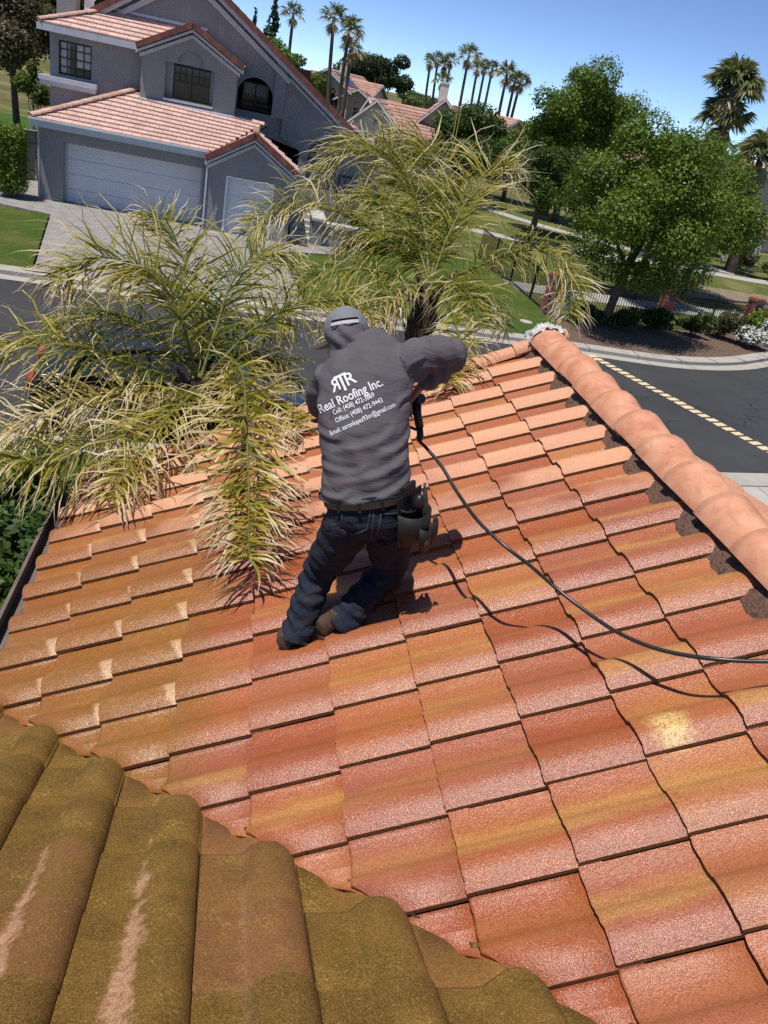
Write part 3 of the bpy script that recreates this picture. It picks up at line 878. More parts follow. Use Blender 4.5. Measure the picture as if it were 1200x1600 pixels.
# --- single garage bay under its gable
YB = 31.75; bx0, bx1, ba = -1.60, 1.50, -.05
zt_ = lambda x, zap, s_: zap - s_ * abs(x - ba)
BS = .62
mb = MB()
mb.prism([(bx0, 0), (-.92, 0), (-.92, 2.1), (.80, 2.1), (.80, 0), (bx1, 0), (bx1, zt_(bx1, 3.40, BS)), (ba, 3.40), (bx0, zt_(bx0, 3.40, BS))], 'y', YB, YB + .22)
mb.box(bx1 - .2, bx1, YB + .22, 35, 0, 2.4); mb.box(bx0, bx0 + .2, YB + .22, YG + .3, 0, 2.4)
mb.build("wall", M_GREY, gh)
g2 = MB(); g2.box(-.88, .76, YB + .16, YB + .21, .03, 2.06); g2 = g2.build("garage_door", M_DOORW, gh); g2["label"] = "narrow white panelled garage door"
for r in range(4):
    for c in range(2):
        x0 = -.80 + c * .78; z0 = .10 + r * .49
        mb = MB(); mb.prism([(x0, z0), (x0 + .70, z0), (x0 + .70, z0 + .38), (x0, z0 + .38)], 'y', YB + .150, YB + .159)
        q = mb.build("door_panel", M_DOORW, g2)
        mb = MB(); mb.box(x0 + .06, x0 + .64, YB + .139, YB + .149, z0 + .06, z0 + .32); mb.build("raised_field", M_DOORW, q, bevel=.008)
mb = MB(); mb.box(-.94, -.87, YB - .02, YB + .15, .02, 2.10); mb.box(.75, .82, YB - .02, YB + .15, .02, 2.10); mb.box(-.87, .75, YB - .02, YB + .15, 2.05, 2.10)
mb.build("door_frame", M_WHITE, g2)
def gable_trim(ax, az, y, x0, x1, s_, parent, w1=.17, w2=.10, ntile=(6, 6), roof_y=None, tile_h=.14):
    """white barge board, stepped stucco band and trim tiles of one gable"""
    for sgn, xe in ((-1, x0), (1, x1)):
        ze_ = az - s_ * abs(xe - ax)
        mb = MB(); mb.prism([(ax, az - .02), (xe, ze_ - .02), (xe, ze_ - .02 - w1 * 1.25), (ax, az - .02 - w1 * 1.25)], 'y', y - .30, y - .26)
        mb.build("barge_board", M_TRIM, parent)
        o2 = w1 * 1.25 + .03
        mb = MB(); mb.prism([(ax, az - o2 - .05), (xe - sgn * .12, ze_ - o2 + .025), (xe - sgn * .12, ze_ - o2 - w2), (ax, az - o2 - .05 - w2 * 1.2)], 'y', y - .11, y - .004)
        mb.build("stucco_band", M_TRIM, parent)
        mb = MB(); mb.prism([(ax, az - .06), (xe, ze_ - .06), (xe, ze_ - .10), (ax, az - .10)], 'y', y - .255, y + .05); mb.build("soffit", M_TRIM, parent)
        n = ntile[0] if sgn < 0 else ntile[1]
        rake_tiles((ax, y - .33, az + .05), (xe, y - .33, ze_ + .05), n, .22, tile_h, M_RAKE, parent)
gable_trim(ba, 3.62, YB, -1.72, 1.66, BS, gh, ntile=(6, 7))
zb = lambda x: 3.62 - BS * abs(x - ba)
tiled("roof_slope", [(1.66, YB - .3, zb(1.66)), (1.66, 34.6, zb(1.66)), (ba, 34.6, 3.62), (ba, YB - .3, 3.62)], 6, .33, M_ROOFP, gh)
tiled("roof_slope", [(-1.70, 31.95, zb(-1.70)), (-1.72, YB - .3, zb(-1.72)), (ba, YB - .3, 3.62), (ba, 33.85, 3.62)], 6, .33, M_ROOFP, gh)
caps((ba, YB - .25, 3.66), (ba, 33.9, 3.66), 8, .13, M_CAPP, gh)
# --- upper left block
YL = 35.0; lx0, lx1 = -7.70, -4.40
mb = MB()
mb.box(lx0, -7.40, YL, YL + .4, 2.6, 5.55); mb.box(-6.24, lx1, YL, YL + .4, 2.6, 5.55); mb.box(-7.40, -6.24, YL + .001, YL + .4, 2.6, 4.12); mb.box(-7.40, -6.24, YL + .001, YL + .4, 5.24, 5.55)
mb.box(lx0, lx0 + .3, YL + .4, 40, 2.6, 5.55)
mb.build("wall", M_GREY, gh)
w = window(-7.40, -6.24, 4.12, 5.24, YL + .10, 4, 4, gh, blind=[(-7.34, -7.05, 4.2, 5.18), (-6.78, -6.30, 4.45, 5.18)])
mb = MB(); mb.box(-8.02, -5.98, YL - .42, YL + .0, 3.86, 4.02); mb.box(-7.98, -6.02, YL - .38, YL - .002, 3.70, 3.86); mb.build("sill_ledge", M_TRIM, gh)
tiled("roof_slope", [(-8.0, YL - .4, 5.68), (-4.42, YL - .4, 5.68), (-2.6, 36.55, 6.55), (-5.75, 36.55, 6.55)], 6, .33, M_ROOFP, gh)
tiled("roof_slope", [(-8.0, 40, 5.68), (-8.0, YL - .4, 5.68), (-5.75, 36.55, 6.55), (-5.75, 40, 6.55)], 6, .33, M_ROOFP, gh)
caps((-8.0, YL - .4, 5.73), (-5.75, 36.55, 6.60), 8, .14, M_CAPP, gh, "hip_cap")
mb = MB(); mb.box(-8.05, -4.42, YL - .46, YL - .40, 5.44, 5.66); mb.box(-8.05, -7.99, YL - .40, 40, 5.44, 5.66); mb.build("fascia", M_TRIM, gh)
mb = MB(); mb.box(-7.99, -4.42, YL - .40, YL + .1, 5.46, 5.49); mb.build("soffit", M_TRIM, gh)
mb = MB(); mb.bar((-5.75, 36.52, 6.60), (-2.3, 36.52, 6.60), .05, .09); mb.build("flashing", M_WHITE, gh)
# --- dormer bay
YD = 34.5; dx0, dx1, da = -4.42, -.95, -2.66; DS = .52; dz_ = 6.38
mb = MB()
wz0, wz1, wx0, wx1 = 4.08, 5.28, -3.56, -1.78
arch = [(wx0 + .40 + .49 - .49 * math.cos(k * math.pi / 10), wz1 + .50 * math.sin(k * math.pi / 10)) for k in range(11)]
ga = lambda x: dz_ - DS * abs(x - da)
mb.prism([(dx0, 3.3), (wx0, 3.3), (wx0, ga(wx0)), (dx0, ga(dx0))], 'y', YD, YD + .35)
mb.prism([(wx1, 3.3), (dx1, 3.3), (dx1, ga(dx1)), (wx1, ga(wx1))], 'y', YD, YD + .35)
mb.prism([(wx0, 3.3), (wx1, 3.3), (wx1, wz0), (wx0, wz0)], 'y', YD + .001, YD + .35)
mb.prism([(wx0, wz1)] + arch[:6] + [(da, dz_), (wx0, ga(wx0))], 'y', YD + .001, YD + .35)
mb.prism([arch[5]] + arch[6:] + [(wx1, wz1), (wx1, ga(wx1)), (da, dz_)], 'y', YD + .001, YD + .35)
mb.prism([(wx0, wz1), (wx1, wz1), (wx1, wz1 + .55), (wx0, wz1 + .55)], 'y', YD + .20, YD + .34)
mb.box(wx0, -3.28, YD + .22, YD + .345, wz0, wz1); mb.box(-1.92, wx1, YD + .22, YD + .345, wz0, wz1)
mb.box(dx0, dx0 + .25, YD + .35, 36.6, 3.3, 5.5); mb.box(dx1 - .25, dx1, YD + .35, 36.6, 3.3, 5.5)
mb.build("wall", M_GREY, gh)
w = window(-3.30, -1.90, wz0 + .02, wz1 - .03, YD + .26, 2, 1, gh, blind=None)
mb = MB()
for x0, x1 in ((-3.25, -2.63), (-2.57, -1.95)):
    for i in range(1, 3): mb.box(x0 + (x1 - x0) * i / 3 - .014, x0 + (x1 - x0) * i / 3 + .014, YD + .268, YD + .30, 4.72, 5.2)
    mb.box(x0, x1, YD + .269, YD + .299, 4.96, 4.985); mb.box(x0, x1, YD + .2685, YD + .2995, 4.71, 4.735)
mb.build("glazing_bar", M_DARK, w)
mb = MB(); mb.box(wx0 - .02, wx1 + .02, YD - .10, YD + .25, wz0 - .07, wz0); mb.build("sill", M_TRIM, w)
mb = MB(); mb.bar((dx0 - .02, YD - .06, 3.90), (dx1 + .02, YD - .06, 3.90), .10, .06); mb.build("flashing", M_WHITE, gh)
gable_trim(da, 6.60, YD, -4.60, -.74, DS, gh, ntile=(7, 8))
zd = lambda x: 6.60 - DS * abs(x - da)
tiled("roof_slope", [(-.74, YD - .3, zd(-.74)), (-.74, 36.6, zd(-.74)), (da, 36.6, 6.60), (da, YD - .3, 6.60)], 7, .33, M_ROOFP, gh)
tiled("roof_slope", [(-4.6, 36.6, zd(-4.6)), (-4.6, YD - .3, zd(-4.6)), (da, YD - .3, 6.60), (da, 36.6, 6.60)], 7, .33, M_ROOFP, gh)
# --- main gable with the arched balcony, and the low wing to the right
YM = 36.5; ma, mz, MS = -3.02, 8.62, .656
zm = lambda x: mz - .26 - MS * abs(x - ma)
ax0, ax1, azs = -.98, .46, 4.62
arc = [((ax0 + ax1) / 2 - (ax1 - ax0) / 2 * math.cos(k * math.pi / 12), azs + .72 * math.sin(k * math.pi / 12)) for k in range(13)]
mb = MB()
mb.prism([(-6.2, 5.2), (ax0, 5.2 - 1.2), (ax0, zm(ax0)), (ma, zm(ma)), (-6.2, zm(-6.2))], 'y', YM, YM + .3)
mb.prism([arc[0]] + arc[1:7] + [(arc[6][0], zm(arc[6][0])), (ax0, zm(ax0))], 'y', YM + .001, YM + .3)
mb.prism(arc[6:] + [(ax1, zm(ax1)), (arc[6][0], zm(arc[6][0]))], 'y', YM + .001, YM + .3)
mb.prism([(ax1, 4.05), (.92, 4.05), (.92, zm(.92)), (ax1, zm(ax1))], 'y', YM - .12, YM + .3)
mb.prism([(ax0, 3.55), (1.60, 3.05), (1.60, 4.1), (ax0, 4.1)], 'y', YM + .12, YM + .35)
mb.prism([(.92, 3.4), (1.78, 3.0), (1.78, 0), (4.35, 0), (4.35, zm(4.35)), (.92, zm(.92))], 'y', YM - .02, YM + .28)
mb.box(4.2, 4.35, YM + .28, 46, 0, 3.4)
mb.build("wall", M_GREY, gh)
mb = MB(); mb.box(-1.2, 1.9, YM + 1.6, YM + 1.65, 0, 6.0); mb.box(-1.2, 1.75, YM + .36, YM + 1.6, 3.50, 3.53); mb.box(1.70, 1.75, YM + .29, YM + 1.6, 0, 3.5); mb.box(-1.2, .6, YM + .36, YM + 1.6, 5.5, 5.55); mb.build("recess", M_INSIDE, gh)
w = window(-.80, .30, 4.15, 5.15, YM + 1.2, 2, 2, gh, blind=[(-.70, -.30, 4.6, 5.08), (-.22, .22, 4.6, 5.08)])
mb = MB(); mb.box(ax0, ax1, YM + .16, YM + .20, 4.36, 4.41); mb.box(ax0, ax1, YM + .16, YM + .20, 4.18, 4.22); mb.build("balcony_rail", M_DARK, gh)
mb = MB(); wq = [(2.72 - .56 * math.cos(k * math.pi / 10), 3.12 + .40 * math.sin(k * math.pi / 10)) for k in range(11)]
mb.prism(wq, 'y', YM - .045, YM - .022); mb.build("arch_shade_panel", gm("arch_shade_stucco", (.105, .108, .12), (.13, .13, .145), 3.0, .9), gh)  # shade of the arched recess painted as a darker panel on the wall
window(2.16, 3.28, 1.95, 3.12, YM - .06, 4, 4, gh, bar=.03)
window(3.55, 4.1, 1.1, 2.4, YM - .06, 2, 3, gh, bar=.03)
for sgn, xe, nt in ((-1, -6.5, 12), (1, 4.30, 24)):
    ze_ = mz - MS * abs(xe - ma)
    mb = MB(); mb.prism([(ma, mz - .02), (xe, ze_ - .02), (xe, ze_ - .29), (ma, mz - .29)], 'y', YM - .42, YM - .37); mb.build("barge_board", M_TRIM, gh)
    x2 = xe if sgn < 0 else 1.05
    z2 = mz - MS * abs(x2 - ma)
    mb = MB(); mb.prism([(ma, mz - .40), (x2, z2 - .40), (x2, z2 - .62), (ma, mz - .62)], 'y', YM - .16, YM - .003); mb.build("stucco_band", M_TRIM, gh)
    if sgn > 0:
        mb = MB(); mb.prism([(1.06, zm(1.06) + .26 - .36), (xe, ze_ - .36), (xe, ze_ - .48), (1.06, zm(1.06) + .26 - .48)], 'y', YM - .12, YM - .023); mb.build("stucco_band", M_TRIM, gh)
    mb = MB(); mb.prism([(ma, mz - .08), (xe, ze_ - .08), (xe, ze_ - .12), (ma, mz - .12)], 'y', YM - .365, YM + .2); mb.build("soffit", M_TRIM, gh)
    rake_tiles((ma, YM - .46, mz + .06), (xe, YM - .46, ze_ + .06), nt, .25, .16, M_RAKE, gh)
    mb = MB(); mb.prism([(ma, mz), (xe, ze_), (xe, ze_ - .06), (ma, mz - .06)], 'y', YM - .36, 47); mb.build("roof_slope", M_ROOFP, gh)
# chimney
mb = MB(); mb.box(-8.15, -7.45, 38.2, 39.1, 2.6, 8.2); mb.build("chimney", M_GREY, gh)
mb = MB(); mb.box(-6.9, -6.6, 37.0, 37.3, 6.3, 6.75); mb.box(-6.95, -6.55, 36.95, 37.35, 6.75, 6.82); mb.build("roof_vent", M_WHITE, gh)
# entry steps with stucco cheek walls and pale caps
st = thing("entry_steps", (2.3, 33.5, 0), "pale entry steps between low grey walls with white capstones", "steps")
M_STEP = gm("pale_step_concrete", (.42, .40, .38), (.52, .50, .47), 3.0, .85)
for i in range(5):
    mb = MB(); mb.box(1.62, 2.42, 32.6 + i * .34, 34.6, .1 + i * .17, .1 + (i + 1) * .17 - .004); mb.build("step", M_STEP, st, bevel=.01)
for (x0, x1, y0, y1, h) in ((2.46, 2.86, 32.4, 34.7, 1.0), (2.9, 4.6, 32.55, 32.9, .85)):
    mb = MB(); mb.box(x0, x1, y0, y1, .05, h); q = mb.build("cheek_wall", M_GREY, st)
    mb = MB(); mb.box(x0 - .08, x1 + .08, y0 - .08, y1 + .08, h + .002, h + .12); mb.build("capstone", M_STEP, q, bevel=.02)
# ------------------------------------------------------------------ foliage
def leaf_mat(name, dark, mid, light, trans=.24, rough=.5, spec=.35):
    t = T(name)
    i = t.island(); p = t.pos()
    n = t.noise(p, 1.1, 2.0, .5)
    f = t.math('ADD', t.math('MULTIPLY', i, .6), t.math('MULTIPLY', n, .4))
    col = t.ramp(f, [(.15, dark), (.5, mid), (.85, light)])
    tc = t.mix(.5, col, tuple(min(1, c * 1.2) for c in light))
    return t.finish(col, rough, None, 0, spec, trans=(trans, tc))
M_LEAF = leaf_mat("broad_leaf", (.028, .066, .003), (.090, .155, .009), (.205, .275, .026))
M_LEAFD = leaf_mat("dark_leaf", (.016, .042, .004), (.038, .080, .008), (.080, .130, .016), .25)
M_LEAFO = leaf_mat("olive_leaf", (.035, .045, .014), (.065, .080, .025), (.11, .125, .045), .3)
M_LEAFB = leaf_mat("brownish_leaf", (.050, .040, .018), (.095, .080, .032), (.13, .125, .05), .3)
M_LEAFY = leaf_mat("yellow_green_leaf", (.050, .085, .012), (.10, .15, .022), (.17, .21, .04), .4)
M_PINE = leaf_mat("pine_needle", (.012, .028, .008), (.028, .050, .013), (.055, .080, .022), .15, .7)
M_CYP = leaf_mat("cypress_needle", (.010, .030, .016), (.020, .052, .024), (.04, .085, .035), .15, .7)
M_WILLOW = leaf_mat("pale_leaf", (.06, .09, .02), (.11, .15, .035), (.17, .21, .06), .4)
M_FLOWW = leaf_mat("white_flower", (.55, .55, .50), (.72, .72, .68), (.8, .8, .78), .2)
M_FLOWR = leaf_mat("magenta_flower", (.25, .02, .08), (.40, .03, .12), (.5, .08, .2), .2)
M_BARK = gm("bark", (.085, .062, .045), (.15, .115, .085), 9.0, .95, 22, 1.0, .03)
M_BARKD = gm("palm_bark", (.030, .020, .014), (.075, .052, .036), 14.0, .95, 30, 1.0, .03, c3=(.045, .03, .02))
M_TWIG = gm("bare_twig", (.16, .125, .095), (.24, .19, .15), 6.0, .95)

def leaves(V4):
    n = len(V4); return V4.reshape(-1, 3), np.arange(n * 4).reshape(n, 4)

def leaf_quads(C, N, size, rng, aspect=.55):
    n = len(C)
    a = rng.normal(size=(n, 3)); a -= N * (a * N).sum(1, keepdims=True)
    a /= np.linalg.norm(a, axis=1, keepdims=True) + 1e-9
    b = np.cross(N, a)
    s = size * rng.uniform(.6, 1.4, (n, 1))
    fold = N * s * .18
    return np.stack([C - a * s, C + b * s * aspect - fold, C + a * s, C - b * s * aspect - fold], 1)

def clump_set(c, r, k, rng, frac=(.30, .46), squash=.85):
    """sub-clumps spread through an ellipsoid"""
    out = []
    c = np.array(c, float); r = np.array(r, float)
    for _ in range(k):
        d = rng.normal(size=3); d /= np.linalg.norm(d)
        if d[2] < -.55: d[2] *= .4
        q = c + d * r * rng.uniform(.30, .88)
        f = rng.uniform(frac[0] * .7, frac[1] * 1.15)
        out.append((q, r * f * np.array([rng.uniform(.8, 1.35), rng.uniform(.8, 1.35), squash * rng.uniform(.7, 1.2)])))
    return out

def crown(name, clumps, n, size, mat, parent, rng, up=.35, fill=.45, local=False):
    w = np.array([np.prod(r) ** (2 / 3) for _, r in clumps]); w /= w.sum()
    idx = rng.choice(len(clumps), n, p=w)
    cc = np.array([c for c, _ in clumps])[idx]; rr_ = np.array([r for _, r in clumps])[idx]
    d = rng.normal(size=(n, 3)); d /= np.linalg.norm(d, axis=1, keepdims=True)
    rad = rng.uniform(fill, 1.0, (n, 1)) ** .6 * (1 + np.abs(rng.normal(size=(n, 1))) * .16 - .08)
    C = cc + d * rr_ * rad
    N = d * .8 + rng.normal(size=(n, 3)) * .55 + np.array([0, 0, up]); N /= np.linalg.norm(N, axis=1, keepdims=True)
    V, F = leaves(leaf_quads(C, N, size, rng))
    return obj(name, np_mesh(name, V, F), mat, parent, local)

def trunk(name, base, top, r0, r1, parent, mat, limbs, rng, bend=.2):
    mb = MB(); a = np.array(base, float); b = np.array(top, float)
    m = (a + b) / 2 + rng.normal(size=3) * bend * .5 * np.array([1, 1, 0])
    P = catmull([a, m, b], 9); mb.tube(P, list(np.linspace(r0, r1, 9)), 9)
    for (t0, end, r) in limbs:
        s_ = P[int(t0 * 8)]; e = np.array(end, float); mm = (s_ + e) / 2 + np.array([0, 0, -.1]) + rng.normal(size=3) * bend
        mb.tube(catmull([s_, mm, e], 7), list(np.linspace(r, r * .3, 7)), 6)
    return mb.build(name, mat, parent, recalc=False)

def tree(name, base, h, crad, czr, mat, label, n, size, k=14, cz=None, tr=.16, group="trees around the park", cat="tree", seed=0, coff=(0, 0), frac=(.30, .46), extra=None, up=.35, trunk_top=None, barkm=None):
    rng = np.random.default_rng(seed + 100)
    r = thing(name, base, label, cat, group)
    cz = cz if cz is not None else h - czr
    c = np.array([base[0] + coff[0], base[1] + coff[1], base[2] + cz])
    cl = clump_set(c, (crad, crad, czr), k, rng, frac)
    if extra: cl += [(np.array(e[:3], float), np.array(e[3:], float)) for e in extra]
    top = c + np.array([0, 0, czr * .4]) if trunk_top is None else np.array(trunk_top, float)
    lim = [(rng.uniform(.45, .8), q, tr * .45) for q, _ in cl[:min(9, len(cl))]]
    trunk("trunk", base, top, tr, tr * .4, r, barkm or M_BARK, lim, rng)
    crown("crown", cl, n, size, mat, r, rng, up)
    return r

# ------------------------------------------------------------------ broadleaf trees
def bare_twigs(parent, c, r, n, rng, mat=M_TWIG):
    mb = MB()
    for _ in range(n):
        p = np.array(c) + rng.normal(size=3) * np.array(r) * .5
        d = rng.normal(size=3) + np.array([0, 0, .4]); d /= np.linalg.norm(d)
        q = p + d * rng.uniform(.5, 1.1); m = (p + q) / 2 + rng.normal(size=3) * .12
        mb.tube([p, m, q], [.018, .012, .005], 4)
        for _k in range(3):
            s_ = p + (q - p) * rng.uniform(.3, .8); e = s_ + (d + rng.normal(size=3) * .7) * rng.uniform(.25, .5)
            mb.tube([s_, e], [.008, .004], 3)
    mb.build("bare_twigs", mat, parent, recalc=False)

T1 = tree("street_tree", (12.61, 26.76, .1), 6.9, 2.6, 2.45, M_LEAF, "dense bright green tree inside the iron fence with tall rounded crown", 80000, .052, k=64, cz=4.3, tr=.17, seed=1, coff=(-.15, -.9), frac=(.20, .34),
          extra=[(11.6, 25.6, 2.35, .9, .9, .6), (13.3, 25.4, 2.25, .9, 1.0, .6), (12.5, 25.2, 2.15, .8, .8, .5), (14.4, 25.8, 2.5, .9, .9, .8), (11.0, 26.2, 2.9, .8, .8, .8), (12.0, 26.4, 6.3, .8, .8, .7), (14.6, 26.4, 3.6, .9, .9, .7)])
T1b = tree("street_tree", (20.6, 36.5, 0), 6.9, 3.1, 2.9, M_LEAF, "green tree with bare twigs right behind the bright tree at the fence", 46000, .068, k=46, cz=4.1, tr=.18, seed=2, frac=(.20, .34))
tree("street_tree", (16.6, 33.2, 0), 6.6, 2.5, 2.6, M_LEAF, "green tree whose crown fills the gap right of the bright tree at the fence", 40000, .062, k=44, cz=3.9, tr=.17, seed=23, frac=(.20, .34))
tree("street_tree", (15.2, 44.5, 0), 5.6, 2.2, 2.2, M_LEAFD, "dark tree left of the bright tree at the fence, above the park path", 24000, .08, k=30, cz=3.6, tr=.16, seed=24, frac=(.20, .34))
rng = np.random.default_rng(5)
bare_twigs(T1b, (17.9, 34.8, 5.6), (1.1, .6, .9), 60, rng)
bare_twigs(T1b, (18.6, 34.6, 4.6), (1.2, .6, .8), 40, rng)
T2 = tree("street_tree", (21.3, 58, 0), 10.3, 4.4, 4.4, M_LEAF, "tallest broadleaf tree standing in the park lawn behind the fence", 50000, .095, k=54, cz=6.3, tr=.26, seed=3, frac=(.18, .32))
tree("street_tree", (17.2, 50, 0), 4.9, 2.3, 1.9, M_LEAFD, "dark low-crowned tree beside the park footpath", 16000, .09, k=16, cz=3.2, tr=.16, seed=4)
tree("street_tree", (14.4, 60, 0), 6.9, 3.3, 3.0, M_LEAFD, "dark green round tree in front of the tan gabled house", 28000, .10, k=22, cz=3.9, tr=.2, seed=5)
tree("street_tree", (19.6, 66, 0), 6.2, 2.6, 2.6, M_LEAF, "green tree between the dark round tree and the solar roof", 16000, .10, k=16, cz=3.6, tr=.2, seed=6)
tree("street_tree", (26.0, 49, 0), 7.0, 2.8, 3.0, M_LEAFD, "dark tree behind the bare twigs near the fan palms", 20000, .09, k=18, cz=4.0, tr=.2, seed=7)
tree("street_tree", (41, 72, 0), 7.2, 3.2, 2.4, M_LEAFO, "olive green tree beside the pink house behind the fan palms", 7000, .17, k=14, cz=5.0, tr=.2, seed=8)
tree("street_tree", (-12.4, 49, 0), 8.2, 3.3, 3.2, M_LEAFB, "brownish green tree behind the grey fence left of the grey house", 30000, .09, k=24, cz=5.1, tr=.2, seed=9, group=None)
tree("young_tree", (-10.0, 42.5, 0), 4.1, .75, 1.0, M_LEAFY, "small yellow-green young tree beside the grey house", 2500, .08, k=8, cz=3.0, tr=.05, seed=10, group=None)
tree("street_tree", (-10.6, 54, 0), 10.5, 2.6, 3.5, M_LEAFD, "dark tree rising behind the chimney of the grey house", 9000, .14, k=16, cz=7.0, tr=.2, seed=22, group=None)
# distant trees on the rise
g_far = "trees on the far rise"
def conifer(base, h, r, mat, label, n, size, seed, tiers=9):
    rng = np.random.default_rng(seed); o = thing("conifer_tree", base, label, "tree", g_far)
    cl = []
    for i in range(tiers):
        f = i / (tiers - 1); z = base[2] + h * (.22 + .76 * f); rad = r * (1 - f * .86) * rng.uniform(.75, 1.15)
        for _ in range(3):
            a = rng.uniform(0, 6.28)
            cl.append((np.array([base[0] + math.cos(a) * rad * .45, base[1] + math.sin(a) * rad * .45, z]), np.array([rad * .62, rad * .62, h / tiers * .65])))
    mb = MB(); mb.tube([base, (base[0], base[1], base[2] + h * .97)], [r * .10, .02], 6); mb.build("trunk", M_BARK, o, recalc=False)
    crown("crown", cl, n, size, mat, o, rng, .1)
conifer((.5, 110, .4), 12.4, 2.0, M_CYP, "tallest dark spire-shaped conifer above the grey roof edge", 3500, .22, 31)
conifer((-1.7, 115, .5), 10.7, 1.7, M_CYP, "shorter dark conifer left of the tallest spire", 2500, .22, 32)
conifer((-5.7, 112, .5), 11.3, 1.7, M_CYP, "dark conifer tip over the grey gable near the top edge", 2500, .22, 33)
def ftree(x, y, h, r, rz, mat, label, n, size, seed, k=14, cat="tree", name="broad_tree"):
    return tree(name, (x, y, hz(x, y)), h, r, rz, mat, label, n, size, k=k, tr=.25, group=g_far, seed=seed, cat=cat)
ftree(3.4, 100, 8.0, 3.0, 3.0, M_LEAFY, "bright yellow-green tree just above the grey house roof edge", 6000, .18, 41)
ftree(.6, 92, 8.4, 2.6, 3.0, M_LEAF, "green tree below the dark spire conifers", 6000, .18, 42)
ftree(6.0, 104, 6.6, 2.0, 2.2, M_LEAFO, "olive tree left of the solar-roofed house", 4000, .18, 43)
ftree(16.0, 150, 10.6, 4.2, 3.6, M_PINE, "broad rounded pine above the pink hillside house, left half", 8000, .26, 44, 20)
ftree(20.4, 152, 10.0, 3.8, 3.4, M_PINE, "broad rounded pine above the pink hillside house, right half", 8000, .26, 45, 20)
ftree(28.0, 160, 5.6, 4.0, 2.4, M_WILLOW, "pale willow-like tree below the row of palms", 6000, .22, 46)
ftree(32.5, 162, 4.9, 3.0, 2.2, M_LEAFO, "olive tree under the middle of the row of palms", 4000, .22, 47)
ftree(38, 150, 4.6, 4.0, 2.2, M_LEAFD, "dark tree under the right end of the row of palms", 4000, .22, 48)
ftree(44, 140, 4.8, 5.0, 2.2, M_LEAFO, "wide olive tree behind the tallest broadleaf tree", 4000, .22, 49)
ftree(58, 120, 6.8, 5.0, 2.6, M_LEAFO, "wide olive tree on the skyline right of centre", 4000, .22, 50)
ftree(70, 110, 6.5, 5.0, 2.6, M_LEAFD, "dark tree on the skyline at the right edge", 4000, .22, 51)
ftree(10.0, 62, 3.2, 2.6, 1.4, M_LEAFY, "yellow-green shrub in front of the white gabled house", 4000, .12, 52, cat="shrub", name="garden_shrub")
ftree(6.2, 58, 3.0, 2.0, 1.4, M_LEAFO, "olive shrub beside the white gabled house", 3000, .12, 53, cat="shrub", name="garden_shrub")

# ------------------------------------------------------------------ fan palms
def fan_palm_mesh(rng, R, blades, fans, droop, skirt, seg=1):
    V = []; F = []; dryv = []
    def blade(p, d, l, w, dry):
        nonlocal V, F
        b = len(V)
        u = np.cross(d, rng.normal(size=3)); u /= np.linalg.norm(u) + 1e-9
        m = p + d * l * .55; e = p + d * l + np.array([0, 0, -l * .28])
        V += [p - u * w * .4, p + u * w * .4, m + u * w * .5, m - u * w * .5, e + u * w * .08, e - u * w * .08]
        F += [(b, b + 1, b + 2, b + 3), (b + 3, b + 2, b + 4, b + 5)]; dryv.extend([dry] * 6)
    for i in range(fans):
        f = i / fans
        el = (1.35 - 1.9 * f) if f < 1 - skirt else -1.15 - rng.uniform(0, .3)
        az = rng.uniform(0, 6.283)
        d = np.array([math.cos(az) * math.cos(el), math.sin(az) * math.cos(el), math.sin(el)])
        dry = min(1, max(0, (f - .45) * 2.2)) + rng.uniform(-.12, .12)
        pet = R * rng.uniform(.42, .58) * (1 if f < 1 - skirt else .55)
        tip = d * pet + np.array([0, 0, -droop * pet * (1 - abs(el) / 2)])
        b = len(V); u = np.cross(d, (0, 0, 1.0)); u /= np.linalg.norm(u) + 1e-9
        w = R * .012
        V += [-u * w, u * w, tip + u * w, tip - u * w]; F.append((b, b + 1, b + 2, b + 3)); dryv.extend([dry] * 4)
        up_ = np.cross(u, d)
        for k in range(blades):
            a = (k / (blades - 1) - .5) * 3.6
            dd = d * math.cos(a) + u * math.sin(a) + up_ * rng.uniform(-.12, .2) + np.array([0, 0, -.25 - .35 * f])
            dd /= np.linalg.norm(dd)
            blade(tip, dd, R * rng.uniform(.36, .50), R * .06, dry)
    me = np_mesh("fronds", np.array(V), np.array(F))
    at = me.attributes.new("dry", 'FLOAT', 'POINT'); at.data.foreach_set("value", np.clip(np.array(dryv, dtype=np.float32), 0, 1))
    return me
def fan_mat():
    t = T("fan_frond"); d = t.n("ShaderNodeAttribute", out=2, attribute_name="dry")
    f = t.math('ADD', d, t.math('MULTIPLY', t.math('SUBTRACT', t.island(), .5), .35))
    col = t.ramp(f, [(.0, (.13, .15, .045)), (.3, (.28, .27, .11)), (.6, (.52, .45, .26)), (1.0, (.40, .30, .18))])
    return t.finish(col, .55, None, 0, .4, trans=(.25, col))
M_FAN = fan_mat()
rng = np.random.default_rng(77)
FAN_NEAR = [fan_palm_mesh(rng, 2.5, 18, 70, .35, .42), fan_palm_mesh(rng, 2.3, 18, 60, .4, .4)]
FAN_FAR = [fan_palm_mesh(rng, 1.75, 9, 26, .25, .3) for _ in range(4)]
for me in FAN_NEAR + FAN_FAR: me.materials.append(M_FAN)
def fan_palm(top, bot, tr, me, label, group, sc=1.0, rz=0.0):
    base = (bot[0], bot[1], hz(bot[0], bot[1]))
    o = thing("fan_palm", base, label, "palm tree", group)
    mb = MB(); a = np.array(base); b = np.array(top, float)
    m = (a + b) / 2; m[0] = (bot[0] + top[0]) / 2 - .1
    P = catmull([a, m, b], 10); mb.tube(P, list(np.linspace(tr * 1.25, tr * .85, 10)), 8)
    mb.build("trunk", M_BARK, o, recalc=False)
    c = obj("fronds", me, None, o); c.location = b; c.rotation_euler = (0, 0, rz); c.scale = (sc, sc, sc)
    return o
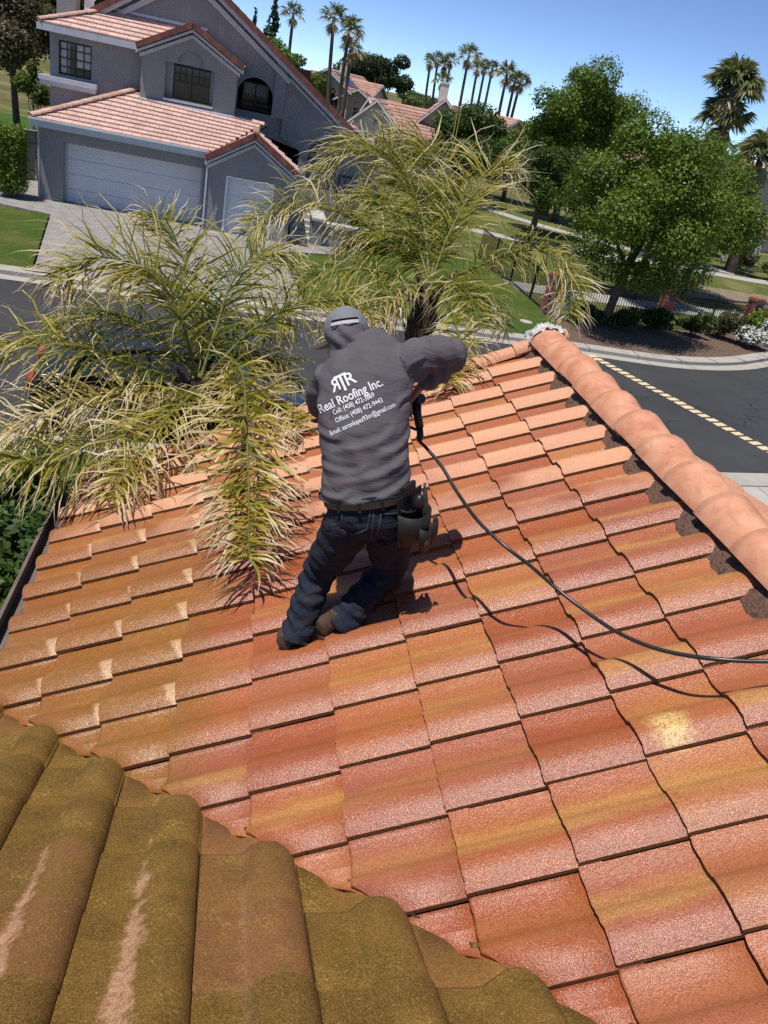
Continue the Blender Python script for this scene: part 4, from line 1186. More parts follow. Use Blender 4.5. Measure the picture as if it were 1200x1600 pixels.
g_p = "tall fan palms on the skyline"
fp = [((2.6, 110, 11.7), (3.0, 110), "lone fan palm left of the pair, just right of the dark conifers", 1.05),
      ((6.3, 95, 11.3), (7.3, 95), "left and taller palm of the pair above the grey roof", 1.15),
      ((8.0, 95, 10.6), (8.3, 95), "right palm of the pair above the grey roof", 1.15),
      ((24.9, 140, 11.2), (25.7, 140), "first palm at the left end of the long skyline row", 1.0),
      ((26.0, 140, 11.7), (26.9, 140), "second palm from the left of the long skyline row", .95),
      ((27.2, 140, 11.2), (27.8, 140), "third palm from the left of the long skyline row", .9),
      ((28.0, 140, 11.9), (28.8, 140), "fourth palm from the left of the long skyline row", 1.0),
      ((27.0, 138, 9.0), (27.3, 138), "short palm whose crown hangs among the skyline row's trunks", 1.15),
      ((26.3, 120, 12.1), (26.8, 120), "largest palm in the middle of the skyline row", 1.25),
      ((30.1, 130, 11.3), (30.8, 130), "slim palm just right of the row's largest palm", .95),
      ((31.2, 130, 11.7), (31.7, 130), "second slim palm right of the row's largest palm", .9),
      ((32.3, 130, 11.7), (32.7, 130), "third slim palm right of the row's largest palm", .9),
      ((29.3, 110, 10.6), (29.8, 110), "left palm of the leaning trio at the row's right end", 1.2),
      ((30.5, 110, 10.0), (30.9, 110), "middle palm of the leaning trio at the row's right end", 1.0),
      ((31.2, 110, 10.0), (31.3, 110), "right palm of the leaning trio at the row's right end", 1.05),
      ((8.9, 98, 8.9), (9.0, 98), "short palm behind the pair above the grey roof", 1.1)]
for i, (tp, bt, lb, sc) in enumerate(fp):
    fan_palm(tp, bt, .19, FAN_FAR[i % 4], lb, g_p, sc, i * 1.1)
fan_palm((29.6, 55, 10.3), (31.6, 55), .32, FAN_NEAR[0], "big shaggy fan palm standing tall at the right edge", None, 1.0)
# long skirt of the shaggy palm
o = fan_palm((29.0, 48, 6.7), (29.9, 48), .24, FAN_NEAR[1], "smaller fan palm at the right edge below the shaggy one", None, .95, 1.0)
sk = thing("fan_palm", (29.9, 55.4, 0), "second trunk and crown inside the big shaggy palm's head", "palm tree", None)
mb = MB(); mb.tube([(29.9, 55.4, 0), (30.0, 55.4, 8.3)], [.3, .26], 8); mb.build("trunk", M_BARK, sk, recalc=False)
c = obj("fronds", FAN_NEAR[1], None, sk); c.location = (29.95, 55.4, 8.5); c.rotation_euler = (0, 0, 2.0)

# ------------------------------------------------------------------ queen palms beside the roof
def frond_mat():
    t = T("queen_palm_frond"); d = t.n("ShaderNodeAttribute", out=2, attribute_name="dry")
    i = t.island()
    f = t.math('ADD', d, t.math('MULTIPLY', t.math('SUBTRACT', i, .5), .30))
    col = t.ramp(f, [(.0, (.026, .062, .008)), (.25, (.095, .135, .012)), (.45, (.30, .265, .022)), (.64, (.46, .36, .085)), (.85, (.74, .62, .40)), (1.0, (.60, .48, .31))])
    tc = t.mix(.5, col, (.30, .28, .03))
    return t.finish(col, .48, None, 0, .4, trans=(.30, tc))
M_FROND = frond_mat()
M_RACHIS = gm("frond_stalk", (.10, .105, .018), (.17, .15, .035), 6.0, .5)
M_RACHISD = gm("dead_stalk", (.26, .17, .08), (.36, .26, .14), 6.0, .7)

def frond(pts, parent, rng, L=.55, W=.0165, n=95, dry=0.0, grav=.32, spread=.8, wind=(-.25, -.05, 0), start=.10, seg=6):
    P = catmull(pts, 60)
    Tn = np.gradient(P, axis=0); Tn /= np.linalg.norm(Tn, axis=1, keepdims=True)
    mb = MB(); ln = np.linspace(.017, .003, 60)
    mb.tube(P[::2], list(ln[::2]), 6)
    st = mb.build("frond_stalk", M_RACHIS if dry < .6 else M_RACHISD, parent, recalc=False)
    V = []; F = []; D = []; L = L * 1.34; n = int(n * 1.2); grav = grav * 1.2
    up = np.array([0, 0, 1.0]); wind = np.array(wind)
    for i in range(n):
        s = start + (1 - start) * (i + rng.uniform(0, .9)) / n
        k = min(s * 59, 58.99); a = int(k); p = P[a] + (P[a + 1] - P[a]) * (k - a); t = Tn[a]
        side = np.cross(t, up); side /= np.linalg.norm(side) + 1e-6
        nm = np.cross(side, t)
        shp = min(1.0, .35 + 2.2 * (s - start)) * (1 - .55 * max(0, (s - .6) / .4))
        for sg in (-1, 1):
            if rng.random() < .06: continue
            l = L * shp * rng.uniform(.75, 1.12)
            d = side * sg * spread + t * rng.uniform(.35, .75) + nm * rng.uniform(-.45, .75) + rng.normal(size=3) * .20
            d /= np.linalg.norm(d)
            wv = np.cross(d, nm * .8 + rng.normal(size=3) * .45); wv /= np.linalg.norm(wv) + 1e-6
            q = p.copy(); b = len(V); g = grav * rng.uniform(.55, 1.6); w0 = W * rng.uniform(.7, 1.2)
            kink = rng.integers(2, seg + 1) if rng.random() < .45 else 99
            dr0 = rng.normal() * .07
            for j in range(seg + 1):
                u = j / seg
                ww = w0 * (.55 + 1.2 * u if u < .35 else (1.0 - (u - .35) / .65) ** .8) * .5
                V.append(q - wv * ww); V.append(q + wv * ww)
                dd = dry + dr0 + (u ** 1.5) * (.62 + .35 * s) + .18 * s * (1 - dry) * 1.0
                D += [dd, dd]
                if j < seg:
                    F.append((b + 2 * j, b + 2 * j + 1, b + 2 * j + 3, b + 2 * j + 2))
                    q = q + d * (l / seg)
                    gg = g * (.35 + u * 1.1)
                    if j + 1 == kink: gg += .7
                    d = d + np.array([0, 0, -gg]) * .62 + wind * gg * .5 + rng.normal(size=3) * .10 * (1 + 2.0 * u)
                    d /= np.linalg.norm(d)
    me = np_mesh("frond", np.array(V), np.array(F), True)
    at = me.attributes.new("dry", 'FLOAT', 'POINT'); at.data.foreach_set("value", np.clip(np.array(D, dtype=np.float32), 0, 1))
    o = obj("leaflets", me, M_FROND, st)
    return o

def queen_palm(base, crown_c, fr, label, seed):
    rng = np.random.default_rng(seed)
    o = thing("queen_palm", base, label, "palm tree", "queen palms beside the roof")
    mb = MB(); a = np.array(base, float); b = np.array(crown_c, float)
    P = catmull([a, (a + b) / 2, b], 12)
    mb.tube(P, [.15 + .012 * math.sin(i * 2.1) for i in range(11)] + [.10], 12); mb.build("trunk", M_BARKD, o, recalc=False)
    mb = MB()
    for i in range(14):                          # old leaf bases round the top of the trunk
        an = i * 2.4; z = b[2] - .75 + .055 * i
        p = np.array([b[0] + math.cos(an) * .10, b[1] + math.sin(an) * .10, z])
        mb.tube([p, p + np.array([math.cos(an) * .07, math.sin(an) * .07, .14]), p + np.array([math.cos(an) * .15, math.sin(an) * .15, .24])], [(.05, .03), (.035, .02), (.012, .008)], 6)
    mb.build("leaf_base", M_BARKD, o, recalc=False)
    for pts, kw in fr:
        frond(pts, o, rng, **kw)
    return o

P1 = [
 ([(-0.27,6.62,3.39),(-0.41,6.64,3.81),(-0.60,6.74,4.12),(-0.88,6.77,4.27),(-1.18,6.72,4.26),(-1.41,6.56,4.08)], dict(dry=.20, L=.66, grav=.22, n=105)),
 ([(-0.26,6.62,3.40),(-0.17,6.93,3.81),(-0.08,7.21,4.15),(0.13,7.39,4.37),(0.41,7.47,4.42)], dict(dry=.14, L=.55, grav=.24, n=90)),
 ([(-0.24,6.62,3.40),(0.11,6.87,3.82),(0.45,7.03,4.05),(0.86,7.10,4.15),(1.16,6.98,4.06)], dict(dry=.10, L=.52, grav=.3)),
 ([(-0.29,6.62,3.38),(-0.72,6.45,3.52),(-1.21,6.39,3.63),(-1.63,6.37,3.62),(-2.06,6.23,3.40)], dict(dry=.16, L=.55, grav=.42, n=100)),
 ([(-0.28,6.50,3.38),(-0.60,5.96,3.31),(-0.92,5.63,3.19),(-1.28,5.44,3.11),(-1.69,5.25,3.00)], dict(dry=.14, L=.50, grav=.45, n=100)),
 ([(-0.29,6.61,3.36),(-0.69,6.26,3.40),(-1.05,6.08,3.34),(-1.38,5.88,3.24),(-1.61,5.72,3.07)], dict(dry=.55, L=.52, grav=.32, n=95, wind=(-.5, -.1, 0))),
 ([(-0.21,6.51,3.43),(-0.06,6.00,3.85),(0.07,5.34,3.97),(0.13,4.62,3.84),(0.17,4.12,3.66),(0.19,3.62,3.57)], dict(dry=.26, L=.46, W=.017, grav=.16, n=125, wind=(0, -.2, 0), start=.30)),
 ([(-0.27,6.63,3.41),(-0.24,7.18,3.58),(-0.50,7.79,3.76),(-0.91,8.27,3.83),(-1.29,8.39,3.67)], dict(dry=.02, L=.55)),
 ([(-0.21,6.50,3.41),(0.03,6.07,3.58),(0.32,5.70,3.65),(0.55,5.39,3.61)], dict(dry=.28, L=.38, grav=.4, n=70)),
 ([(-0.28,6.62,3.39),(-0.52,6.99,3.54),(-0.89,7.26,3.66),(-1.28,7.33,3.64),(-1.60,7.30,3.42)], dict(dry=.06, L=.55)),
 ([(-0.22,6.61,3.39),(-0.03,6.88,3.56),(0.25,7.04,3.55),(0.56,6.89,3.40)], dict(dry=-.02, L=.45)),
 ([(-0.27,6.62,3.39),(-0.29,7.02,3.71),(-0.43,7.46,4.03),(-0.65,7.78,4.33),(-0.88,7.92,4.49)], dict(dry=.12, L=.55, grav=.22)),
 ([(-0.29,6.60,3.36),(-0.60,6.35,3.25),(-0.95,6.20,3.05),(-1.25,6.10,2.80)], dict(dry=.72, L=.48, grav=.4, n=80)),
 ([(-0.24,6.58,3.38),(-0.30,6.15,3.45),(-0.45,5.70,3.40),(-0.62,5.30,3.24),(-0.72,5.05,3.05)], dict(dry=.34, L=.45, grav=.38, n=85)),
]
P2 = [
 ([(1.97,8.46,4.15),(2.36,8.39,4.41),(2.76,8.32,4.67),(3.09,8.14,4.71),(3.25,7.90,4.53),(3.22,7.62,4.21)], dict(dry=.18, L=.48, grav=.32, n=120, wind=(.1, -.05, 0))),
 ([(1.96,8.48,4.18),(2.11,8.79,4.62),(2.32,9.08,5.04),(2.54,9.30,5.34),(2.76,9.27,5.38)], dict(dry=.30, L=.62, grav=.20, wind=(-.9, -.1, -.2), n=95)),
 ([(1.94,8.48,4.18),(1.86,8.99,4.67),(1.64,9.37,5.08),(1.32,9.66,5.26),(0.95,9.80,5.15),(0.68,9.67,4.77)], dict(dry=.22, L=.70, grav=.36, wind=(-.5, -.1, 0), n=120)),
 ([(1.93,8.47,4.15),(1.57,8.71,4.44),(1.02,8.82,4.63),(0.51,8.84,4.67),(0.20,8.73,4.53),(0.03,8.55,4.34)], dict(dry=.20, L=.50, grav=.42, wind=(-.5, -.1, 0), n=115)),
 ([(1.92,8.45,4.11),(1.43,8.39,4.22),(0.89,8.25,4.16),(0.50,8.08,3.88),(0.32,7.81,3.50)], dict(dry=.14, L=.55, grav=.36)),
 ([(1.96,8.45,4.12),(1.98,7.86,4.33),(2.07,7.39,4.36),(2.13,6.93,4.17)], dict(dry=.16, L=.46, grav=.4, n=75)),
 ([(1.93,8.40,4.02),(1.71,8.26,4.09),(1.54,8.13,4.00),(1.46,7.95,3.84),(1.47,7.83,3.61)], dict(dry=.92, L=.34, grav=1.1, n=80, spread=.45)),
 ([(1.93,8.35,4.14),(1.90,7.37,4.25),(1.83,6.54,4.18),(1.73,5.95,4.11),(1.60,5.55,4.05)], dict(dry=.30, L=.40, grav=.42, n=80, start=.35)),
 ([(1.94,8.48,4.18),(1.77,8.80,4.49),(1.42,9.13,4.74),(1.04,9.23,4.76)], dict(dry=.10, L=.55, grav=.34, wind=(-.4, 0, 0))),
 ([(1.96,8.48,4.18),(2.05,9.08,4.48),(1.94,9.76,4.85),(1.67,10.30,5.09)], dict(dry=.02, L=.62)),
 ([(1.98,8.44,4.11),(2.33,8.60,4.14),(2.64,8.60,4.05),(2.89,8.40,3.79)], dict(dry=.16, L=.46, grav=.42, n=75)),
 ([(1.95,8.48,4.18),(2.07,9.07,4.70),(2.07,9.52,5.11),(1.84,9.85,5.41),(1.48,9.93,5.40)], dict(dry=.18, L=.66, grav=.34, wind=(-.6, -.1, 0), n=110)),
 ([(1.92,8.44,4.10),(1.56,8.18,4.09),(1.16,7.95,3.92),(0.94,7.73,3.62)], dict(dry=.20, L=.45, grav=.42, n=80)),
 ([(1.93,8.48,4.16),(1.70,8.62,4.36),(1.35,8.75,4.42),(0.98,8.80,4.28)], dict(dry=.05, L=.5, grav=.38)),
]
queen_palm((-.25, 6.72, 0), (-.26, 6.64, 3.42), P1, "queen palm at the left, its fronds hanging over the roof corner", 501)
queen_palm((1.93, 8.2, 0), (1.95, 8.45, 4.15), P2, "queen palm behind the worker with a bare dark trunk", 502)

# ------------------------------------------------------------------ hedge, shrubs and beds
def shrub(base, r, h, mat, label, n, size, seed, cat="shrub", name="shrub", group=None, flower=None, nf=0, k=9, box=False, fs=None):
    rng = np.random.default_rng(seed); o = thing(name, base, label, cat, group)
    c = (base[0], base[1], base[2] + h * .52)
    cl = clump_set(c, (r, r, h * .5), k, rng, (.38, .55), 1.0)
    mb = MB()
    for i in range(5):
        a = rng.uniform(0, 6.28); mb.tube([base, (base[0] + math.cos(a) * r * .5, base[1] + math.sin(a) * r * .5, base[2] + h * .6)], [.02, .008], 5)
    mb.build("stem", M_BARK, o, recalc=False)
    crown("foliage", cl, n, size, mat, o, rng, .4, .3)
    if flower is not None:
        tag(crown("flowers", [(a, b * 1.04) for a, b in cl], nf, fs or size * .9, flower, o, rng, .9, .9), kind="stuff")
    return o
# clipped hedge by the garage corner
rng = np.random.default_rng(61)
o = thing("clipped_hedge", (-8.25, 31.6, 0), "tall clipped dark hedge at the left corner of the garage", "hedge")
cl = [(np.array([-8.25 + dx, 31.6 + dy, z]), np.array([.34, .36, .34])) for z in (.55, .8, 1.1, 1.4, 1.7, 1.95, 2.15) for dx in (-.2, .2) for dy in (-.2, .25)]
mb = MB(); mb.tube([(-8.25, 31.6, 0), (-8.2, 31.6, .6)], [.13, .10], 7); mb.build("trunk", M_BARK, o, recalc=False)
crown("crown", cl, 12000, .042, M_LEAF, o, rng, .3, .55)
gb = "shrubs along the fence bed"
shrub((13.3, 26.5, .1), .55, .75, M_LEAFD, "dark shrub in the shade between the tree trunk and the middle brick pillar", 1800, .06, 71, group=gb)
shrub((14.6, 27.0, .1), .7, .95, M_LEAFD, "dark shrub just left of the middle brick pillar", 2200, .06, 72, group=gb)
shrub((16.35, 27.2, .1), .62, 1.0, M_LEAFD, "dark round shrub just right of the middle brick pillar", 2600, .055, 73, group=gb)
shrub((17.7, 27.7, .1), .62, .95, M_LEAFO, "olive shrub with pink blooms beside the dark round one", 2600, .055, 74, group=gb, flower=M_FLOWR, nf=50)
shrub((18.75, 27.0, .1), .62, .75, M_LEAFO, "round shrub covered in white flowers near the right brick pillar", 2200, .05, 75, group=gb, flower=M_FLOWW, nf=1400, fs=.05)
shrub((20.2, 28.1, .1), .62, .8, M_LEAFO, "white-flowered shrub cut by the right edge", 2200, .05, 76, group=gb, flower=M_FLOWW, nf=1200, fs=.05)
shrub((20.4, 29.2, .1), .6, 1.1, M_LEAF, "green shrub at the foot of the right brick pillar", 2200, .06, 77, group=gb)
shrub((12.1, 26.9, .1), .5, .6, M_LEAFD, "low dark shrub beside the pale utility box", 1200, .06, 78, group=gb)
for i, (x, y, r, h, m, lb) in enumerate([(-2.6, 8.3, .75, 1.25, M_LEAFD, "dark strappy shrub below the left eave, nearest the camera"), (-2.5, 9.5, .7, 1.15, M_LEAF, "green shrub below the left eave, behind the nearest"),
        (-3.2, 10.3, .6, .9, M_LEAFD, "dark shrub by the lawn edge below the left palm"), (-1.75, 7.2, .55, 1.2, M_LEAFD, "dark shrub tight against the wall under the gutter"), (-3.4, 8.8, .7, 1.1, M_LEAF, "green shrub at the far left edge under the palm")]):
    shrub((x, y, .05), r, h, m, lb, 5200, .05, 90 + i, group="shrubs under the left eave", flower=M_FLOWR if i in (0, 2) else None, nf=12)
shrub((33.0, 47.0, 0), 1.6, 1.5, M_LEAFY, "pale green rounded shrub at the right edge beyond the park path", 4000, .09, 97)
shrub((29.5, 52.5, 0), 1.3, 1.3, M_LEAFO, "olive shrub left of the leaning brick post across the park", 2500, .09, 98)
shrub((32.2, 51.0, 0), .9, 1.5, M_LEAFD, "shrub with magenta flowers beside the pergola", 2000, .08, 99, flower=M_FLOWR, nf=160)
shrub((5.2, 33.2, .1), .7, .9, M_LEAFO, "olive shrub by the entry steps of the grey house", 2500, .06, 100)
shrub((6.6, 34.0, .1), .8, 1.1, M_LEAFD, "dark shrub on the right lawn beyond the entry steps", 2500, .06, 101)
# ------------------------------------------------------------------ fence with brick pillars
M_BRICK = gm("red_brick", (.21, .060, .045), (.30, .095, .070), 6.0, .9, 60, .5, .006, rvar=.22)
M_BRICKM = gm("brick_mortar", (.33, .29, .26), rough=.95)
M_IRON = gm("black_iron", (.012, .012, .013), rough=.45)
BRK = MB(); BRK.box(-.10, .10, -.045, .045, -.030, .030); BRK = BRK.mesh("brick"); BRK.materials.append(M_BRICK)
def brick_pillar(x, y, rz, h, w, label, group="brick fence pillars", bricks=True):
    o = thing("brick_pillar", (x, y, 0), label, "pillar", group, rz)
    mb = MB(); mb.box(-w / 2 + .012, w / 2 - .012, -w / 2 + .012, w / 2 - .012, 0, h - .10)
    core = mb.build("pillar_core", M_BRICKM if bricks else M_BRICK, o, local=True)
    if bricks:
        n = int((h - .14) / .075)
        for i in range(n):
            z = .06 + i * .075
            for s in range(4):
                for k in range(2):
                    b = bpy.data.objects.new("brick", BRK); COL.objects.link(b); b.parent = core
                    u = (k - .5) * .215 + (.05 if i % 2 else -.05) * (1 if s % 2 else -1)
                    u = max(-w / 2 + .1, min(w / 2 - .1, u))
                    a = s * math.pi / 2
                    d = w / 2 - .045
                    b.location = (math.cos(a) * u - math.sin(a) * -d, math.sin(a) * u + math.cos(a) * -d, z)
                    b.rotation_euler = (0, 0, a)
    mb = MB(); mb.box(-w / 2 - .03, w / 2 + .03, -w / 2 - .03, w / 2 + .03, h - .085, h - .02); mb.box(-w / 2 + .01, w / 2 - .01, -w / 2 + .01, w / 2 - .01, h - .018, h + .03)
    mb.build("cap", M_BRICK, o, local=True, bevel=.008)
    return o
PIL = [(10.66, 27.15, .2, "brick pillar beside the pale utility box"), (15.6, 28.35, .25, "brick pillar in the shade right of the tree trunk"), (20.15, 29.85, .3, "brick pillar near the right edge behind white flowers")]
for i, (x, y, rz, lb) in enumerate(PIL): brick_pillar(x, y, rz, 1.45, .46, lb)
def iron_fence(pl, label, h=1.30, step=.115, z=.02):
    a0 = Vector((*pl[0], 0))
    o = thing("iron_fence", pl[0] + (0,), label, "fence", "black iron park fence")
    for (xa, ya), (xb, yb) in zip(pl[:-1], pl[1:]):
        a = Vector((xa, ya, 0)); b = Vector((xb, yb, 0)); L = (b - a).length; u = (b - a) / L
        for zz in (h - .04, .16):
            mb = MB(); mb.bar(a + Vector((0, 0, zz)), b + Vector((0, 0, zz)), .035, .04); mb.build("rail", M_IRON, o)
        n = int(L / step)
        rot = math.atan2(u.y, u.x)
        key = "picket"
        for i in range(1, n):
            q = bpy.data.objects.new("picket", PICK if i % 20 else POST); COL.objects.link(q); q.parent = o
            q.matrix_parent_inverse = wmat(o).inverted()
            q.matrix_basis = Matrix.Translation(a + u * (L * i / n)) @ Matrix.Rotation(rot, 4, 'Z')
            if i % 20 == 0: q.name = "post"
    return o
PICK = MB(); PICK.box(-.009, .009, -.009, .009, .04, 1.30); PICK = PICK.mesh("picket"); PICK.materials.append(M_IRON)
POST = MB(); POST.box(-.028, .028, -.028, .028, 0, 1.36); POST = POST.mesh("post"); POST.materials.append(M_IRON)
iron_fence([(10.85, 27.2), (15.4, 28.3)], "black iron fence span behind the bright green tree")
iron_fence([(15.85, 28.42), (19.95, 29.78)], "black iron fence span between the two right brick pillars")
iron_fence([(20.4, 29.95), (25.0, 32.4)], "black iron fence span leaving the frame at the right")
iron_fence([(10.4, 36.9), (10.6, 27.4)], "black iron fence span running back along the right lawn", step=.13)
# utility box and drain cover
o = thing("utility_box", (11.0, 26.75, .1), "pale green-grey utility box beside the left brick pillar", "utility box")
mb = MB(); mb.box(10.80, 11.22, 26.55, 26.95, .1, .95); b_ = mb.build("cabinet", gm("utility_paint", (.40, .43, .40), (.47, .50, .47), 3.0, .55), o, bevel=.02)
mb = MB(); mb.box(10.78, 11.24, 26.53, 26.97, .952, 1.0); mb.build("lid", gm("utility_lid", (.46, .49, .46), rough=.5), o, bevel=.012)
mb = MB(); mb.tube([(9.28, 25.3, .10), (9.28, 25.3, .125)], .22, 14); tag(mb.build("valve_cover", M_WALK, recalc=False), "round pale valve cover set in the right lawn", "cover")
# brick posts and fence across the park
for i, (x, y, lb) in enumerate([(21.8, 62.0, "tan brick post under the tallest broadleaf tree"), (30.8, 49.8, "leaning red brick post across the park near the right edge")]):
    brick_pillar(x, y, .3, 1.6, .5, lb, None, bricks=False)
iron_fence([(12, 66.5), (21.5, 62.2)], "distant black iron fence left of the tan brick post", step=.30)
iron_fence([(22.1, 61.9), (29, 57)], "distant black iron fence right of the tan brick post", step=.30)
# left of the grey house: board fence, gate and low roof, iron fence
M_BOARD = gm("grey_fence_board", (.17, .17, .165), (.24, .24, .23), 2.0, .85, rvar=.15)
o = thing("board_fence", (-9.0, 38, 0), "grey wooden board fence left of the garage", "fence")
BD = MB(); BD.box(-.14, .14, -.012, .012, 0, 1.85); BD = BD.mesh("board"); BD.materials.append(M_BOARD)
a = Vector((-7.9, 36.2, 0)); b = Vector((-12.6, 33.2, 0)); u = (b - a).normalized(); n = 18
for i in range(n):
    q = bpy.data.objects.new("board", BD); COL.objects.link(q); q.parent = o; q.matrix_parent_inverse = wmat(o).inverted()
    q.matrix_basis = Matrix.Translation(a + (b - a) * ((i + .5) / n) + Vector((0, 0, .02 * (i % 3)))) @ Matrix.Rotation(math.atan2(u.y, u.x), 4, 'Z')
mb = MB(); mb.bar(a + Vector((0, 0, 1.92)), b + Vector((0, 0, 1.92)), .16, .05); mb.build("top_rail", gm("fence_cap", (.34, .34, .33), rough=.8), o)
mb = MB(); mb.bar(a + Vector((.03, -.05, 1.4)), b + Vector((.03, -.05, 1.4)), .05, .09); mb.bar(a + Vector((.03, -.05, .4)), b + Vector((.03, -.05, .4)), .05, .09); mb.build("rail", M_BOARD, o)
o = thing("side_gate", (-10.3, 32.4, 0), "low grey gate with a ribbed lean-to roof at the left edge", "gate")
for i in range(8):
    mb = MB(); mb.box(-11.4 + i * .31, -11.4 + i * .31 + .30, 32.3, 32.34, .1, 1.75); mb.build("board", M_BOARD, o)
for i in range(9):
    mb = MB(); mb.prism([(31.9, 1.80), (33.1, 2.15), (33.1, 2.19), (31.9, 1.84)], 'x', -11.6 + i * .30, -11.6 + i * .30 + .27); mb.build("roof_rib", gm("ribbed_roof", (.17, .19, .185), rough=.5) if i == 0 else bpy.data.materials["ribbed_roof"], o)
mb = MB(); mb.box(-11.6, -8.9, 31.86, 31.90, 1.70, 1.83); mb.build("fascia", M_TRIM, o)
iron_fence([(-9.2, 41.5), (-17, 41.0)], "black iron fence in front of the green park lawn behind the grey house", step=.2)
sheet("park_lawn", [(-40, 42), (-8.5, 42), (-8.5, 60), (-40, 60)], .02, grass_mat("lush_grass", (.035, .085, .012), (.06, .13, .018), (.09, .165, .028), dryamt=.1))

# ------------------------------------------------------------------ far houses
M_CREAM = gm("cream_stucco", (.62, .58, .50), (.68, .64, .56), 1.0, .9)
M_TAN = gm("tan_stucco", (.42, .33, .25), (.48, .38, .29), 1.0, .9)
M_PINKH = gm("pink_stucco", (.50, .38, .33), (.56, .43, .37), 1.0, .9)
M_ROOFF = gm("far_roof_tile", (.34, .19, .15), (.43, .26, .20), 1.5, .9, island=.14)
M_SOLAR = gm("solar_panel", (.02, .028, .05), (.03, .04, .065), 3.0, .12, spec=.8)
def far_house(loc, rz, label, w, d, h, rise, wallm, wins, over=.5, solar=None, extra=None, gable_win=None):
    """gable-fronted house: gable in the local xz plane facing -y, ridge along y"""
    o = thing("house", loc, label, "house", "houses behind the park", rz)
    mb = MB(); mb.prism([(-w / 2, 0), (w / 2, 0), (w / 2, h), (0, h + rise), (-w / 2, h)], 'y', 0, d); mb.build("wall", wallm, o, local=True)
    s = rise / (w / 2)
    for sg in (-1, 1):
        xe = sg * (w / 2 + over); zeav = h - s * over
        mb = MB(); rows = max(6, int((w / 2 + over) / .42))
        for r in range(rows):
            f0, f1 = r / rows, (r + 1.08) / rows
            x0, z0 = xe * (1 - f0), zeav + (h + rise - zeav) * f0; x1, z1 = xe * (1 - f1) if f1 < 1 else 0, zeav + (h + rise - zeav) * min(f1, 1)
            mb.raw([(x0, -over, z0 + .10), (x0, d + over, z0 + .10), (x1, d + over, z1 + .03), (x1, -over, z1 + .03), (x0, -over, z0), (x0, d + over, z0)], [(0, 1, 2, 3), (0, 4, 5, 1)])
        q = mb.build("roof_slope", M_ROOFF, o, local=True, recalc=False)
        mb = MB(); mb.prism([(0, h + rise + .0), (xe, zeav), (xe, zeav - .22), (0, h + rise - .22)], 'y', -over - .03, -over + .02); mb.build("barge_board", M_WHITE, o, local=True)
    for (x, z, ww, hh) in wins:
        mb = MB(); mb.box(x - ww / 2, x + ww / 2, -.06, -.005, z, z + hh); f = mb.build("window", M_WHITE, o, local=True)
        mb = MB(); mb.box(x - ww / 2 + .07, x - .03, -.075, -.062, z + .07, z + hh - .07); mb.box(x + .03, x + ww / 2 - .07, -.075, -.062, z + .07, z + hh - .07); mb.build("pane", M_GLASS, f, local=True)
    if gable_win:
        mb = MB(); mb.tube([(0, -.05, gable_win), (0, -.005, gable_win)], .42, 16); f = mb.build("round_vent", M_WHITE, o, local=True, recalc=False)
        mb = MB(); mb.tube([(0, -.075, gable_win), (0, -.052, gable_win)], .33, 16); mb.build("vent_face", wallm, f, local=True, recalc=False)
    if solar:
        for (sg, t0, t1, y0, y1) in solar:
            for k in range(4):
                ya, yb = y0 + (y1 - y0) * k / 4, y0 + (y1 - y0) * (k + .95) / 4
                f = lambda t: (sg * (w / 2 + over) * (1 - t), h - s * over + (rise + s * over) * t + .16)
                mb = MB(); (xa, za), (xb, zb_) = f(t0), f(t1)
                mb.raw([(xa, ya, za), (xa, yb, za), (xb, yb, zb_), (xb, ya, zb_), (xa, ya, za - .05), (xa, yb, za - .05), (xb, yb, zb_ - .05), (xb, ya, zb_ - .05)], [(0, 1, 2, 3), (7, 6, 5, 4), (0, 4, 5, 1), (1, 5, 6, 2), (2, 6, 7, 3), (3, 7, 4, 0)])
                mb.build("solar_panel", M_SOLAR, o, local=True)
    if extra: extra(o)
    return o
def chim(x, y, z):
    def f(o):
        mb = MB(); mb.box(x - .4, x + .4, y, y + .6, z, z + 1.5); q = mb.build("chimney", M_CREAM, o, local=True)
        mb = MB(); mb.box(x - .46, x + .46, y - .06, y + .66, z + 1.502, z + 1.65); mb.build("chimney_cap", M_WHITE, q, local=True)
    return f
def side_wing(ww, dd, hh):
    def f(o):
        mb = MB(); mb.box(0, ww, 2, 2 + dd, 0, hh); mb.build("wall", M_TAN, o, local=True)
        mb = MB(); mb.prism([(1.4, hh - .1), (2 + dd / 2, hh + 1.5), (2.6 + dd, hh - .1), (2.6 + dd, hh - .25), (2 + dd / 2, hh + 1.3), (1.4, hh - .25)], 'x', 0, ww + .5); mb.build("roof_slope", M_ROOFF, o, local=True)
    return f
far_house((9.6, 75, 0), R_(-14), "white gable-fronted house with brown tiled roof just right of the grey roof", 3.6, 16, 3.5, 1.65, M_CREAM, [(-.75, .9, .9, 1.4), (.55, 1.6, .7, 1.1), (.1, 3.2, .6, .5)], gable_win=4.35)
o = far_house((9.8, 79.5, 0), R_(-80), "long brown tiled roof joining the white and tan gabled houses", 8, 7, 2.9, 2.2, M_CREAM, [])
far_house((15.9, 78, 0), R_(-10), "tan gabled house with round vent and white window behind the dark tree", 4.4, 14, 4.0, 2.3, M_TAN, [(.3, 2.7, 1.5, 1.5)], gable_win=5.25, extra=chim(-.2, 6, 6.0))
far_house((7.2, 105, .3), R_(-22), "cream hillside house with pink roof and solar panels between the palm pair", 5.5, 14, 4.9, 1.7, M_CREAM, [(-1.2, 2.6, 1.2, 1.4), (1.2, 2.6, 1.0, 1.4)], solar=[(1, .25, .85, 1, 5)], extra=chim(.6, 3.5, 6.0))
far_house((10.9, 104, .3), R_(-14), "tan gabled wing with dark window below the hillside solar roof", 4.8, 10, 3.9, 1.3, M_TAN, [(.3, 2.0, 1.4, 1.3)], solar=[(1, .2, .8, 1, 5)])
